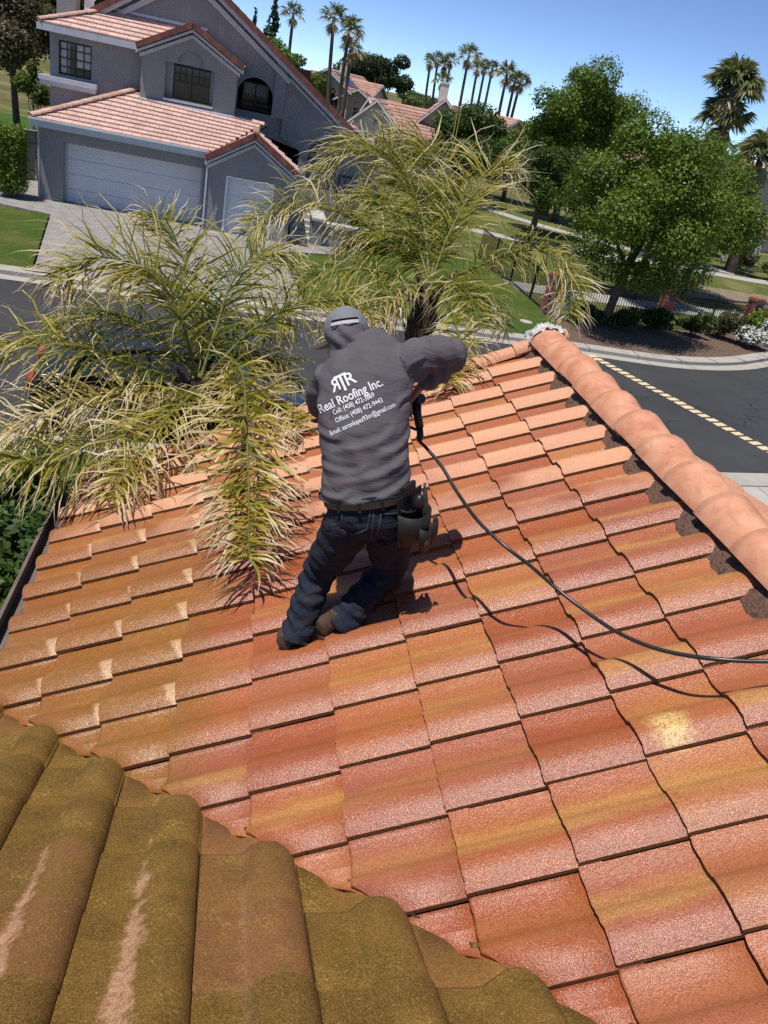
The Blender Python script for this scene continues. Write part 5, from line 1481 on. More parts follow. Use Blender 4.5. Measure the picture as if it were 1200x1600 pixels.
far_house((13.8, 109, .4), R_(60), "long pink tiled hillside roof with solar panels below the rounded pines", 7, 9, 4.0, 2.0, M_PINKH, [], solar=[(1, .2, .7, 1, 4)])
far_house((25.4, 88, 0), R_(40), "brown roofed house with a solar array beside the dark round tree", 9, 8, 3.6, 2.3, M_TAN, [], solar=[(-1, .15, .75, .5, 5.5)])
far_house((39.5, 64, 0), R_(20), "pink stucco house with tiled roof behind the fan palms at right", 8, 12, 4.6, 1.9, M_PINKH, [(-2.4, 1.0, 1.3, 1.5), (0, 1.0, 1.3, 1.5), (-1.6, 3.2, 1.2, 1.0)])
far_house((5.6, 52, 0), R_(8), "house roof peeking out just beyond the grey house's right rake", 4.0, 9, 2.1, 1.6, M_TAN, [])
# pergola at the right edge
o = thing("pergola", (33.5, 51.5, 0), "small pergola with pale posts and tan ribbed roof at the right edge", "pergola")
mp = gm("pergola_paint", (.48, .35, .26), rough=.8)
for x, y in ((32.6, 50.6), (35.6, 51.6), (32.0, 53.0), (35.0, 54.0)):
    mb = MB(); mb.box(x - .1, x + .1, y - .1, y + .1, 0, 2.4); mb.build("post", M_CREAM, o)
for i in range(14):
    mb = MB(); mb.bar((31.6 + i * .30, 50.2 + i * .1, 2.5), (31.1 + i * .30, 53.6 + i * .1, 2.5), .10, .18); mb.build("rafter", mp, o)
mb = MB(); mb.bar((31.6, 50.4, 2.36), (36.0, 51.8, 2.36), .12, .16); mb.bar((31.1, 53.0, 2.36), (35.6, 54.4, 2.36), .12, .16); mb.build("beam", mp, o)

# ------------------------------------------------------------------ parked car glimpsed behind the left palm
M_CARB = gm("black_car_paint", (.010, .011, .013), rough=.18, spec=.7)
M_TYRE = gm("tyre_rubber", (.015, .015, .015), rough=.85)
M_RIM = gm("wheel_rim", (.45, .45, .46), rough=.3, metal=.8)
M_RED = gm("tail_lamp", (.45, .01, .012), rough=.2, spec=.7)
car = thing("parked_car", (-.9, 13.6, 0), "black car parked at the near kerb, glimpsed through the left palm's fronds", "car", None, R_(6))
side = [(-2.25, .32), (-2.28, .75), (-2.18, .98), (-1.75, 1.04), (-1.25, 1.42), (-.5, 1.53), (.25, 1.47), (.95, 1.05), (1.7, .95), (2.2, .78), (2.28, .5), (2.2, .30)]
def car_body():
    bm = bmesh.new(); rings = []
    for yy, inset, in ((-.92, .0), (-.90, .0), (.90, .0), (.92, .0)):
        ring = []
        for (x, z) in side:
            tuck = .20 * max(0, (z - .98) / .5)
            y2 = math.copysign(max(abs(yy) - tuck - (.05 if abs(yy) > .91 else 0), .1), yy)
            ring.append(bm.verts.new((x * (.985 if abs(yy) > .91 else 1), y2, z)))
        rings.append(ring)
    n = len(side)
    for a, b in zip(rings[:-1], rings[1:]):
        for i in range(n): bm.faces.new((a[i], a[(i + 1) % n], b[(i + 1) % n], b[i]))
    bm.faces.new(rings[0][::-1]); bm.faces.new(rings[-1])
    bmesh.ops.recalc_face_normals(bm, faces=bm.faces)
    bmesh.ops.bevel(bm, geom=[e for e in bm.edges if e.calc_face_angle(0) > .35], offset=.05, segments=3, profile=.6, affect='EDGES')
    me = bpy.data.meshes.new("body"); bm.to_mesh(me); bm.free()
    me.polygons.foreach_set("use_smooth", [True] * len(me.polygons)); return me
obj("body", car_body(), M_CARB, car, True)
for sy in (-1, 1):
    for pts in ([(-1.60, 1.06), (-1.22, 1.37), (-.55, 1.47), (-.50, 1.06)], [(-.44, 1.06), (-.48, 1.47), (.22, 1.42), (.80, 1.06)]):
        mb = MB(); mb.raw([(x, sy * (.93 - .20 * max(0, (z - .98) / .5)), z) for x, z in pts], [(0, 1, 2, 3)]); mb.build("side_window", M_GLASS, car, True)
for pts in ([(.34, 1.44), (.93, 1.09)], [(-1.33, 1.40), (-1.74, 1.07)]):
    (xa, za), (xb, zb_) = pts
    mb = MB(); mb.raw([(xa, -.62, za + .02), (xa, .62, za + .02), (xb, .78, zb_ + .02), (xb, -.78, zb_ + .02)], [(0, 1, 2, 3)]); mb.build("windscreen", M_GLASS, car, True)
for x in (-1.45, 1.42):
    for sy in (-1, 1):
        mb = MB(); mb.tube([(x, sy * .96, .33), (x, sy * .72, .33)], .33, 20); wq_ = mb.build("wheel", M_TYRE, car, True, recalc=False)
        mb = MB(); mb.tube([(x, sy * .975, .33), (x, sy * .955, .33)], .21, 14); mb.build("rim", M_RIM, wq_, True, recalc=False)
for sy in (-.68, .68):
    mb = MB(); mb.box(-2.31, -2.22, sy - .18, sy + .18, .74, .92); mb.build("tail_light", M_RED, car, True, bevel=.015)
    mb = MB(); mb.box(2.16, 2.27, sy - .16, sy + .16, .60, .72); mb.build("headlight", M_GLASS, car, True, bevel=.015)
# ------------------------------------------------------------------ the worker
def ell_loft(mb, secs, n=20):
    """secs: (centre, width dir, a, depth dir, b)"""
    b0 = len(mb.v)
    for c, wd, a, dd, b in secs:
        for k in range(n):
            t = 2 * math.pi * k / n
            mb.v.append(tuple(Vector(c) + Vector(wd) * (a * math.cos(t)) + Vector(dd) * (b * math.sin(t))))
    m = len(secs)
    for i in range(m - 1):
        for k in range(n):
            mb.f.append((b0 + i * n + k, b0 + i * n + (k + 1) % n, b0 + (i + 1) * n + (k + 1) % n, b0 + (i + 1) * n + k)); mb.sm.append(True)
    mb.f.append(tuple(b0 + k for k in range(n))[::-1]); mb.sm.append(True)
    mb.f.append(tuple(b0 + (m - 1) * n + k for k in range(n))); mb.sm.append(True)

def frames(centres, wdirs):
    out = []
    C_ = [Vector(c) for c in centres]
    for i, c in enumerate(C_):
        t = (C_[min(i + 1, len(C_) - 1)] - C_[max(i - 1, 0)]).normalized()
        w = Vector(wdirs[i]); w = (w - t * w.dot(t)).normalized()
        out.append((w, w.cross(t).normalized()))
    return out

def torso(mb, secs, n=24):
    cs = [s[0] for s in secs]; fr = frames(cs, [s[1] for s in secs])
    ell_loft(mb, [(c, f[0], s[2], f[1], s[3]) for c, f, s in zip(cs, fr, secs)], n)

def limb(mb, pts, rad, n=14, steps=14):
    P = catmull(pts, steps); r = np.interp(np.linspace(0, 1, steps), np.linspace(0, 1, len(rad)), rad)
    mb.tube([tuple(p) for p in P], list(r), n)
    return mb

def ball(mb, c, r, n=14, m=None):
    V = []; rx, ry, rz = r if hasattr(r, '__len__') else (r, r, r)
    for i in range(n + 1):
        th = math.pi * i / n
        for k in range(2 * n):
            ph = math.pi * k / n
            p = Vector((rx * math.sin(th) * math.cos(ph), ry * math.sin(th) * math.sin(ph), rz * math.cos(th)))
            if m is not None: p = m @ p
            V.append(Vector(c) + p)
    F = [(i * 2 * n + k, (i + 1) * 2 * n + k, (i + 1) * 2 * n + (k + 1) % (2 * n), i * 2 * n + (k + 1) % (2 * n)) for i in range(n) for k in range(2 * n)]
    mb.raw(V, F, True)

def fuse(mb, name, voxel, smooth=3, wrinkle=None, mat=None, parent=None):
    """one continuous skin over the lofted volumes"""
    me = mb.mesh(name + "_tmp")
    o = bpy.data.objects.new(name + "_tmp", me); COL.objects.link(o)
    md = o.modifiers.new("r", 'REMESH'); md.mode = 'VOXEL'; md.voxel_size = voxel
    s = o.modifiers.new("s", 'SMOOTH'); s.iterations = smooth; s.factor = .5
    dg = bpy.context.evaluated_depsgraph_get()
    m2 = bpy.data.meshes.new_from_object(o.evaluated_get(dg))
    bpy.data.objects.remove(o); bpy.data.meshes.remove(me)
    m2.name = name
    if wrinkle:
        n = len(m2.vertices); co = np.empty(n * 3, np.float32); m2.vertices.foreach_get("co", co); co = co.reshape(-1, 3)
        nr = np.empty(n * 3, np.float32); m2.vertex_normals.foreach_get("vector", nr); nr = nr.reshape(-1, 3)
        d = np.array([wrinkle(Vector(p)) for p in co], np.float32)
        co += nr * d[:, None]; m2.vertices.foreach_set("co", co.ravel()); m2.update()
    m2.polygons.foreach_set("use_smooth", [True] * len(m2.polygons))
    m2.materials.clear(); m2.materials.append(mat)
    return obj(name, m2, None, parent)

def cloth_mat(name, c1, c2, weave=900.0, wscale=(6, 6, 22), wstr=.55, dirt=None, rough=.9):
    t = T(name); p = t.pos()
    a = t.noise(p, 9.0, 4.0, .6); w = t.noise(t.mapping(p, wscale, (0, 0, 0), (0, .5, 0)), 1.5, 3.0, .55, .6); f = t.noise(p, weave, 2.0)
    col = t.ramp(a, [(.3, c1), (.7, c2)])
    if dirt is not None:
        dn = t.noise(p, 11.0, 5.0, .7); col = t.mix(t.math('MULTIPLY', t.mr(dn, .48, .68), dirt[1]), col, dirt[0])
    nb = t.bump(w, wstr, .02); nb = t.bump(f, .35, .0008, nb)
    return t.finish(col, rough, nb, 0, .15)
M_SHIRT = cloth_mat("charcoal_jersey", (.098, .089, .096), (.118, .108, .115), wstr=.35)
M_JEAN = cloth_mat("dark_denim", (.011, .014, .023), (.022, .029, .052), 1400, (10, 10, 16), .8, ((.046, .042, .038), .6))
M_SKIN = gm("skin", (.30, .15, .10), (.36, .19, .13), 8.0, .55, world=True)
M_CAPG = cloth_mat("grey_cap", (.17, .175, .185), (.22, .225, .235), 1500, wstr=.12)
M_BOOT = gm("boot_suede", (.050, .032, .019), (.085, .055, .032), 22.0, .9, 90, .5, .004)
M_SOLE = gm("boot_sole", (.105, .075, .045), (.15, .11, .07), 15.0, .85)
M_BELT = gm("belt_leather", (.028, .020, .013), (.050, .035, .022), 12.0, .6)
M_BLACKL = gm("black_leather", (.009, .0085, .008), (.017, .0165, .016), 14.0, .6, 70, .4, .003)
M_PLAST = gm("black_plastic", (.014, .014, .015), rough=.42)
M_RUBBER = gm("black_hose_rubber", (.016, .016, .017), (.024, .024, .025), 20.0, .36, spec=.6)
M_STEEL = gm("steel", (.55, .55, .56), rough=.25, metal=1.0)
M_PRINT = gm("white_print", (.78, .78, .78), rough=.7)
M_STRAP = gm("white_strap", (.62, .62, .62), rough=.7)

W1 = (.97, 0, .24); W2 = (.95, -.08, .28); W3 = (.92, -.10, .36)
TOR = [((.648, 3.195, 4.205), W1, .208, .145), ((.645, 3.205, 4.25), W1, .206, .145), ((.632, 3.245, 4.37), W1, .198, .135), ((.608, 3.305, 4.49), W1, .205, .135), ((.592, 3.375, 4.60), W2, .212, .135),
       ((.592, 3.435, 4.70), W3, .212, .122), ((.594, 3.485, 4.775), W3, .192, .105), ((.580, 3.525, 4.825), W3, .145, .082), ((.560, 3.555, 4.86), W3, .085, .07)]
ARM_R = [(.755, 3.46, 4.775), (.84, 3.435, 4.85), (.955, 3.43, 4.885), (.968, 3.45, 4.845), (.922, 3.462, 4.765), (.868, 3.475, 4.695)]
RAD_R = [.098, .086, .066, .062, .054, .042]
ARM_L = [(.455, 3.50, 4.665), (.425, 3.56, 4.57), (.435, 3.67, 4.46), (.50, 3.78, 4.41), (.60, 3.88, 4.385)]
RAD_L = [.090, .076, .062, .054, .042]
LEG_L = [(.600, 3.165, 4.13), (.565, 3.225, 3.94), (.517, 3.285, 3.735), (.468, 3.195, 3.60), (.428, 3.095, 3.452)]
RADL_L = [.118, .106, .084, .078, .076]
LEG_R = [(.772, 3.165, 4.125), (.825, 3.25, 3.95), (.868, 3.33, 3.775), (.765, 3.225, 3.69), (.622, 3.110, 3.540)]
RADL_R = [.118, .106, .086, .080, .078]
PEL = [((.650, 3.185, 4.275), W1, .186, .128), ((.665, 3.175, 4.22), W1, .192, .135), ((.685, 3.165, 4.15), W1, .198, .142), ((.690, 3.165, 4.085), W1, .165, .115)]
HEAD = Vector((.498, 3.605, 4.838))
hx = Vector((.93, -.05, .30)).normalized(); hz_ = Vector((-.22, .42, .88)); hz_ = (hz_ - hx * hz_.dot(hx)).normalized(); hy = hz_.cross(hx)
HM = Matrix((hx, hy, hz_)).transposed()

mb = MB()
torso(mb, [(c, w, a * .86, b * .84) for c, w, a, b in TOR]); torso(mb, [(c, w, a * .88, b * .86) for c, w, a, b in PEL])
for pts, rd in ((ARM_R, RAD_R), (ARM_L, RAD_L), (LEG_L, RADL_L), (LEG_R, RADL_R)): limb(mb, pts, [r * .76 for r in rd])
limb(mb, [(.555, 3.55, 4.80), (.525, 3.58, 4.84)], [.056, .054], steps=4)
ball(mb, HEAD, (.074, .094, .108), 12, HM)
fwd = hy
ball(mb, HEAD + hy * .085 - hz_ * .055, (.042, .035, .045), 8, HM)       # jaw
ball(mb, HEAD + hy * .100 - hz_ * .005, (.013, .022, .022), 8, HM)       # nose
for s in (-1, 1): ball(mb, HEAD + hx * (s * .077) - hz_ * .01 - hy * .005, (.010, .022, .032), 8, HM)
ball(mb, HEAD + hy * .092 - hz_ * .052, (.026, .012, .008), 6, HM)       # lips
def hand(mb, wrist, palm_dir, across, curl, s=1.0):
    wv = Vector(wrist); d = Vector(palm_dir).normalized(); ac = Vector(across); ac = (ac - d * ac.dot(d)).normalized(); nn = d.cross(ac)
    if curl < 0: nn = -nn
    c = abs(curl)
    ell_loft(mb, [(wv - d * .01, ac, .026, nn, .020), (wv + d * .03, ac, .036, nn, .019), (wv + d * .075, ac, .042, nn, .017), (wv + d * .095, ac, .040, nn, .013)], 12)
    for i, L_ in enumerate((.068, .078, .074, .058)):
        p = wv + d * .088 + ac * ((i - 1.5) * .0215); v = d.copy(); pts = [p - d * .01, p]
        for j in range(3):
            v = (v + nn * (.55 + .25 * j) * c).normalized(); p = p + v * (L_ * (.45, .32, .26)[j] * s); pts.append(p)
        mb.tube([tuple(q) for q in pts], [.0095, .0098, .0092, .0085, .0066], 8)
    p = wv + d * .028 + ac * .036; v = (ac * .75 + d * .6 + nn * .25).normalized(); pts = [p - v * .012, p]
    for j in range(2):
        v = (v + nn * .5 * c + d * .3).normalized(); p = p + v * .032; pts.append(p)
    mb.tube([tuple(q) for q in pts], [.012, .0118, .0105, .0075], 8)
hand(mb, (.862, 3.480, 4.688), (-.30, .22, -.75), (.25, .85, .2), 1.0)
hand(mb, (.600, 3.888, 4.382), (.72, .45, -.25), (-.2, .3, .8), 1.0)
person = fuse(mb, "person", .0075, 2, None, M_SKIN, None)
tag(person, "worker in charcoal printed shirt, jeans and cap bending to wash roof tiles", "person")
WMAT[person.name] = Matrix.Identity(4)

def _fold(p, a, b, amp, wd):
    ax, az = a; bx, bz = b
    dx, dz_ = bx - ax, bz - az; L2 = dx * dx + dz_ * dz_
    t = ((p.x - ax) * dx + (p.z - az) * dz_) / L2
    if t < -.15 or t > 1.15: return 0.0
    d = ((p.x - ax) * dz_ - (p.z - az) * dx) / math.sqrt(L2) + .012 * math.sin(t * 5)
    e = max(0.0, 1 - abs(2 * t - 1) ** 4)
    return amp * e * (math.exp(-(d / wd) ** 2) - .5 * math.exp(-((d - 1.6 * wd) / wd) ** 2))
FOLDS = [((.85, 4.38), (.53, 4.22), .012, .016), ((.83, 4.48), (.48, 4.29), .011, .018), ((.62, 4.41), (.42, 4.33), .010, .014), ((.85, 4.29), (.66, 4.21), .010, .014),
         ((.74, 4.58), (.45, 4.41), .008, .018), ((.82, 4.55), (.66, 4.44), .009, .016), ((.50, 4.52), (.40, 4.46), .010, .014), ((.56, 4.30), (.45, 4.22), .010, .013),
         ((.78, 4.70), (.86, 4.80), .010, .012), ((.83, 4.80), (.92, 4.84), .009, .012), ((.76, 4.78), (.81, 4.88), .008, .010), ((.72, 4.64), (.80, 4.72), .010, .013)]
def shirt_wrinkle(p):
    if p.y < 3.62: f0 = sum(_fold(p, *q) for q in FOLDS)
    else: f0 = 0.0
    return f0 + shirt_wrinkle0(p)
def shirt_wrinkle0(p):
    u = p.x * .6 + p.z * .9 - p.y * .3
    n = mnoise.noise(Vector((p.x * 5 - p.z * 4, p.y * 4, u * 14))) * .0085
    low = max(0, min(1, (4.55 - p.z) / .3))
    fold = math.sin((p.z * .75 + p.x * .85) * 40 + mnoise.noise(p * 6) * 3) * .0060 * low
    sl = max(0, min(1, (p.x - .74) / .1)) * max(0, min(1, (p.z - 4.6) / .1))
    fold += math.sin((p.x * 1.0 + p.z * .4) * 90 + mnoise.noise(p * 8) * 3) * .0048 * sl
    lf = max(0, min(1, (.47 - p.x) / .1))
    fold += math.sin((p.z - p.x * .3) * 75 + mnoise.noise(p * 7) * 3) * .0030 * lf
    return n + fold
mb = MB(); torso(mb, TOR, 28); limb(mb, ARM_R, RAD_R, 18, 18); limb(mb, ARM_L, RAD_L, 18, 16)
shirt = fuse(mb, "shirt", .0085, 4, shirt_wrinkle, M_SHIRT, person)
mb = MB(); fr_ = frames([TOR[0][0], TOR[1][0]], [W1, W1])                       # hem band
hemV = []
for off_, grow in ((0.004, 1.012), (.022, 1.016)):
    ring = []
    for k in range(48):
        t = 2 * math.pi * k / 48
        c = Vector(TOR[0][0]).lerp(Vector(TOR[1][0]), off_ / .045)
        ring.append(c + fr_[0][0] * (.206 * grow * math.cos(t)) + fr_[0][1] * (.144 * grow * math.sin(t)))
    hemV.append(ring)
mb.raw(hemV[0] + hemV[1], [(k, (k + 1) % 48, 48 + (k + 1) % 48, 48 + k) for k in range(48)], True)
mb.build("shirt_hem", M_SHIRT, person, recalc=False)
# sleeve and collar seams
vsd = Vector((.148, .929, -.34)).normalized()
bv0 = BVHTree.FromPolygons([v.co for v in shirt.data.vertices], [tuple(p.vertices) for p in shirt.data.polygons])
M_SEAM = gm("shirt_seam", (.055, .050, .056), rough=.95)
for pts in ([(.655, 3, 4.985), (.705, 3, 4.915), (.745, 3, 4.84), (.765, 3, 4.76), (.775, 3, 4.68)], [(.455, 3, 4.86), (.425, 3, 4.80), (.405, 3, 4.72), (.40, 3, 4.65)]):
    q = [bv0.ray_cast(Vector(p) - vsd * .3, vsd) for p in catmull(pts, 14)]
    q = [h[0] + h[1] * .0012 for h in q if h[0] is not None]
    mb = MB()
    for a, b in zip(q[:-1], q[1:]): mb.bar(a, b, .0045, .002, -vsd)
    if mb.v: mb.build("sleeve_seam", M_SEAM, shirt)
# hood over the back of the head
def hood_wr(p): return mnoise.noise(p * 15) * .011 + math.sin((p.z * .9 + p.x * .7) * 80 + mnoise.noise(p * 9) * 3) * .0065
mb = MB()
ball(mb, HEAD - hy * .022 - hz_ * .035, (.100, .104, .108), 14, HM)
ball(mb, HEAD - hy * .045 - hz_ * .10, (.098, .075, .075), 12, HM)
ell_loft(mb, [((.560, 3.535, 4.79), hx, .135, hy, .085), ((.540, 3.550, 4.815), hx, .115, hy, .085), ((.522, 3.565, 4.83), hx, .100, hy, .09)], 18)
fuse(mb, "hood", .008, 3, hood_wr, M_SHIRT, person)
# baseball cap worn over the hood's edge
mb = MB(); V = []; n1, n2 = 12, 28
for i in range(n1 + 1):
    th = math.pi * .56 * i / n1
    for k in range(n2):
        ph = 2 * math.pi * k / n2
        r_ = 1.0 + .01 * math.cos(6 * ph)
        p = Vector((.104 * r_ * math.sin(th) * math.cos(ph), .118 * r_ * math.sin(th) * math.sin(ph), .112 * math.cos(th)))
        V.append(HEAD + hz_ * .022 + hy * .018 + HM @ p)
F = [(i * n2 + k, i * n2 + (k + 1) % n2, (i + 1) * n2 + (k + 1) % n2, (i + 1) * n2 + k) for i in range(n1) for k in range(n2) if not (i >= 8 and 18 <= k <= 23)]
mb.raw(V, F, True); capo = mb.build("cap", M_CAPG, person, recalc=False)
mb = MB(); V = []
for i in range(9):
    a = math.pi * (.12 + .76 * i / 8)
    for q in (.100, .185):
        V.append(HEAD + HM @ Vector((q * .95 * math.cos(a), .02 + q * math.sin(a) * 1.02, .004 - .018 * (q > .15) - .02 * abs(math.cos(a)))))
mb.raw(V, [(2 * i, 2 * i + 1, 2 * i + 3, 2 * i + 2) for i in range(8)], True)
mb.build("brim", M_CAPG, capo, recalc=False)
pts = [HEAD + hz_ * .036 + hy * .018 + HM @ Vector((.107 * math.cos(a), .123 * math.sin(a), .010)) for a in np.linspace(-2.20, -.95, 9)]
mb = MB()
for a, b in zip(pts[:-1], pts[1:]): mb.bar(a, b, .004, .014, hz_)
mb.build("strap", M_STRAP, capo)
mb = MB(); ball(mb, HEAD + hz_ * .136 + hy * .018, .008, 6); mb.build("button", M_CAPG, capo, recalc=False)
# jeans
def jean_wr(p):
    n = mnoise.noise(p * 11) * .006
    k = max(0, min(1, (3.95 - p.z) / .2))
    return n + math.sin(p.z * 105 + p.x * 30 + mnoise.noise(p * 9) * 4) * .0050 * k + math.sin((p.z + p.x * .5) * 60 + mnoise.noise(p * 6) * 3) * .0028
mb = MB(); torso(mb, PEL, 24); limb(mb, LEG_L, RADL_L, 18, 20); limb(mb, LEG_R, RADL_R, 18, 20)
jeans = fuse(mb, "jeans", .0085, 3, jean_wr, M_JEAN, person)
fr_ = frames([PEL[0][0], PEL[1][0]], [W1, W1])
def band(name, mat, z0, z1, a, b, t0=0, t1=2 * math.pi, n=48, parent=person):
    mb = MB(); V = []
    for f in (z0, z1):
        c = Vector(PEL[1][0]).lerp(Vector(PEL[0][0]), f)
        for k in range(n + 1):
            t = t0 + (t1 - t0) * k / n
            V.append(c + fr_[0][0] * (a * math.cos(t)) + fr_[0][1] * (b * math.sin(t)))
    mb.raw(V, [(k, k + 1, n + 2 + k, n + 1 + k) for k in range(n)], True)
    return mb.build(name, mat, parent, recalc=False)
band("waistband", M_JEAN, .05, .62, .199, .143, parent=jeans)
band("belt", M_BELT, .16, .66, .203, .147)
for a in (3.95, 4.45, 4.95, 5.4):
    mb = MB()
    c0 = Vector(PEL[1][0]).lerp(Vector(PEL[0][0]), .0); c1 = Vector(PEL[1][0]).lerp(Vector(PEL[0][0]), .75)
    d = fr_[0][0] * (.208 * math.cos(a)) + fr_[0][1] * (.152 * math.sin(a))
    mb.bar(c0 + d, c1 + d, .014, .005, d); mb.build("belt_loop", M_JEAN, jeans)
# seams and back pockets
jm = jeans.data; bvj = BVHTree.FromPolygons([v.co for v in jm.vertices], [tuple(p.vertices) for p in jm.polygons])
def on(bv, p, d, off_=.002):
    h = bv.ray_cast(Vector(p), Vector(d))
    return (h[0] + h[1] * off_) if h[0] is not None else None
vd = Vector((.06, .80, -.35)).normalized()
def stitched(name, pts, w, mat, bv, parent, off_=.002):
    q = [on(bv, Vector(p) - vd * .5, vd, off_) for p in pts]; q = [x for x in q if x is not None]
    mb = MB()
    for a, b in zip(q[:-1], q[1:]): mb.bar(a, b, w, .003, -vd)
    return mb.build(name, mat, parent)
M_STITCH = gm("denim_seam", (.050, .055, .075), rough=.9)
for cx, sg in ((.60, -1), (.765, 1)):
    pk = [(cx - .058, 3.1, 4.205), (cx + .058, 3.1, 4.225), (cx + .058, 3.1, 4.125), (cx, 3.1, 4.085), (cx - .058, 3.1, 4.105), (cx - .058, 3.1, 4.205)]
    P_ = [tuple(q) for a, b in zip(pk[:-1], pk[1:]) for q in np.linspace(a, b, 6)]
    stitched("pocket_seam", P_, .005, M_STITCH, bvj, jeans)
stitched("back_seam", [tuple(q) for q in np.linspace((.668, 3.1, 4.25), (.69, 3.1, 4.06), 10)], .005, M_STITCH, bvj, jeans)
# boots
def boot(ankle, heel, toe, label=None):
    a = Vector(ankle); h = Vector(heel); t = Vector(toe); u = (t - h).normalized(); L_ = (t - h).length
    up = ezB.copy(); s_ = u.cross(up).normalized(); up = s_.cross(u)
    mb = MB()
    secs = []
    for f, wd, hh in ((-.02, .026, .040), (.03, .036, .085), (.14, .040, .098), (.30, .041, .092), (.50, .044, .072), (.72, .050, .056), (.90, .042, .044), (1.0, .022, .030)):
        c = h + u * (L_ * f) + up * (hh / 2 + .018); secs.append((c, s_, wd, up, hh / 2 + .004))
    ell_loft(mb, secs, 16)
    limb(mb, [h + u * (L_ * .18) + up * .05, h + u * (L_ * .17) + Vector((0, 0, .08)), h + u * (L_ * .18) + Vector((.01, .01, .13))], [.038, .036, .032], steps=6)
    o = fuse(mb, "boot", .006, 2, lambda p: mnoise.noise(p * 30) * .003, M_BOOT, person)
    mb = MB(); pl = []
    for f, wd in ((-.03, .028), (.0, .038), (.1, .043), (.3, .040), (.5, .044), (.72, .054), (.9, .046), (1.01, .026)): pl.append((f, wd))
    ring = [h + u * (L_ * f) + s_ * w for f, w in pl] + [h + u * (L_ * f) - s_ * w for f, w in pl[::-1]]
    n = len(ring); mb.raw([p for p in ring] + [p + up * .026 for p in ring], [tuple(range(n))[::-1], tuple(range(n, 2 * n))] + [(i, (i + 1) % n, n + (i + 1) % n, n + i) for i in range(n)])
    mb.build("sole", M_SOLE, o, bevel=.005)
zB = lambda x: OZ + (x - OX) * TP
def onroof(x, y, h): return Vector((x, y, zB(x))) + ezB * h
boot(LEG_L[-1], onroof(.419, 3.065, .045), onroof(.498, 3.300, .045))
boot(LEG_R[-1], onroof(.585, 3.090, .047), onroof(.775, 3.255, .047))
# printing on the back
sm_ = shirt.data; bvs = BVHTree.FromPolygons([v.co for v in sm_.vertices], [tuple(p.vertices) for p in sm_.polygons])
tdir = Vector((.1482, .9287, -.3399)).normalized()
tu = Vector((.8442, .0817, .5298)); tu = (tu - tdir * tu.dot(tdir)).normalized(); tv = Vector((-.496, .494, .7141)); tv = (tv - tdir * tv.dot(tdir)); tv = (tv - tu * tv.dot(tu)).normalized()
TO = Vector((.3589, 3.0389, 4.6557)) - tdir * .1
def back_text(body, u0, v0, size, bold=.0, sx=1.0, mirror=False, name="printed_line", width=None):
    cu = bpy.data.curves.new("t", 'FONT'); cu.body = body; cu.size = 1.0; cu.offset = bold; cu.resolution_u = 3
    to = bpy.data.objects.new("t", cu); COL.objects.link(to)
    dg = bpy.context.evaluated_depsgraph_get(); dg.update()
    me = bpy.data.meshes.new_from_object(to.evaluated_get(dg)); bpy.data.objects.remove(to)
    bm = bmesh.new(); bm.from_mesh(me); bmesh.ops.triangulate(bm, faces=bm.faces)
    xs = [v.co.x for v in bm.verts]; x0, x1 = min(xs), max(xs)
    k = size * sx if width is None else width / (x1 - x0)
    bmesh.ops.subdivide_edges(bm, edges=[e for e in bm.edges if e.calc_length() * size > .008], cuts=2, use_grid_fill=True)
    bmesh.ops.triangulate(bm, faces=bm.faces)
    for v in bm.verts:
        x = (x1 - v.co.x) if mirror else (v.co.x - x0)
        p = TO + tu * (u0 + x * k) + tv * (v0 + v.co.y * size)
        q = on(bvs, p, tdir, .0028)
        v.co = q if q is not None else p + tdir * .4
    bm.to_mesh(me); bm.free(); me.materials.clear()
    return obj(name, me, M_PRINT, shirt)
back_text("Real Roofing Inc.", .000, .000, .056, .014, width=.302)
back_text("Cell: (408) 472-3869", .052, -.030, .031, .008, width=.195)
back_text("Office: (408) 472-9443", .048, -.066, .031, .008, width=.222)
back_text("Email: aaronlopez93nr@gmail.com", .004, -.106, .031, .008, width=.310)
back_text("R", .088, .060, .078, .012, mirror=True, name="printed_emblem", width=.040)
back_text("R", .160, .060, .078, .012, name="printed_emblem", width=.045)
back_text("T", .116, .046, .108, .006, name="printed_emblem", width=.056)

# ------------------------------------------------------------------ tool pouch on the belt
po = thing("tool_pouch", (.83, 3.04, 4.2), "black leather tool pouch with open pockets hanging at the worker's right hip", "tool pouch")
pu = Vector((.20, -.06, -.97)).normalized()           # down the pouch
pn = Vector((.70, -.62, .12)); pn = (pn - pu * pn.dot(pu)).normalized()   # outward
ps = pu.cross(pn)
PO = Vector((.815, 3.075, 4.335))
def pp(s, d, n_): return PO + (ps * s + pu * d + pn * n_) * .88
mb = MB()
def slab(mb, s0, s1, d0, d1, n0, n1, taper=0.0):
    v = [pp(s * (1 - taper * (d - d0) / max(d1 - d0, 1e-6)), d, n_) for n_ in (n0, n1) for d in (d0, d1) for s in (s0, s1)]
    mb.raw(v, [(0, 1, 3, 2), (4, 6, 7, 5), (0, 4, 5, 1), (2, 3, 7, 6), (0, 2, 6, 4), (1, 5, 7, 3)])
slab(mb, -.115, .115, .0, .27, -.004, .004, .12); mb.build("back_plate", M_BLACKL, po, bevel=.003)
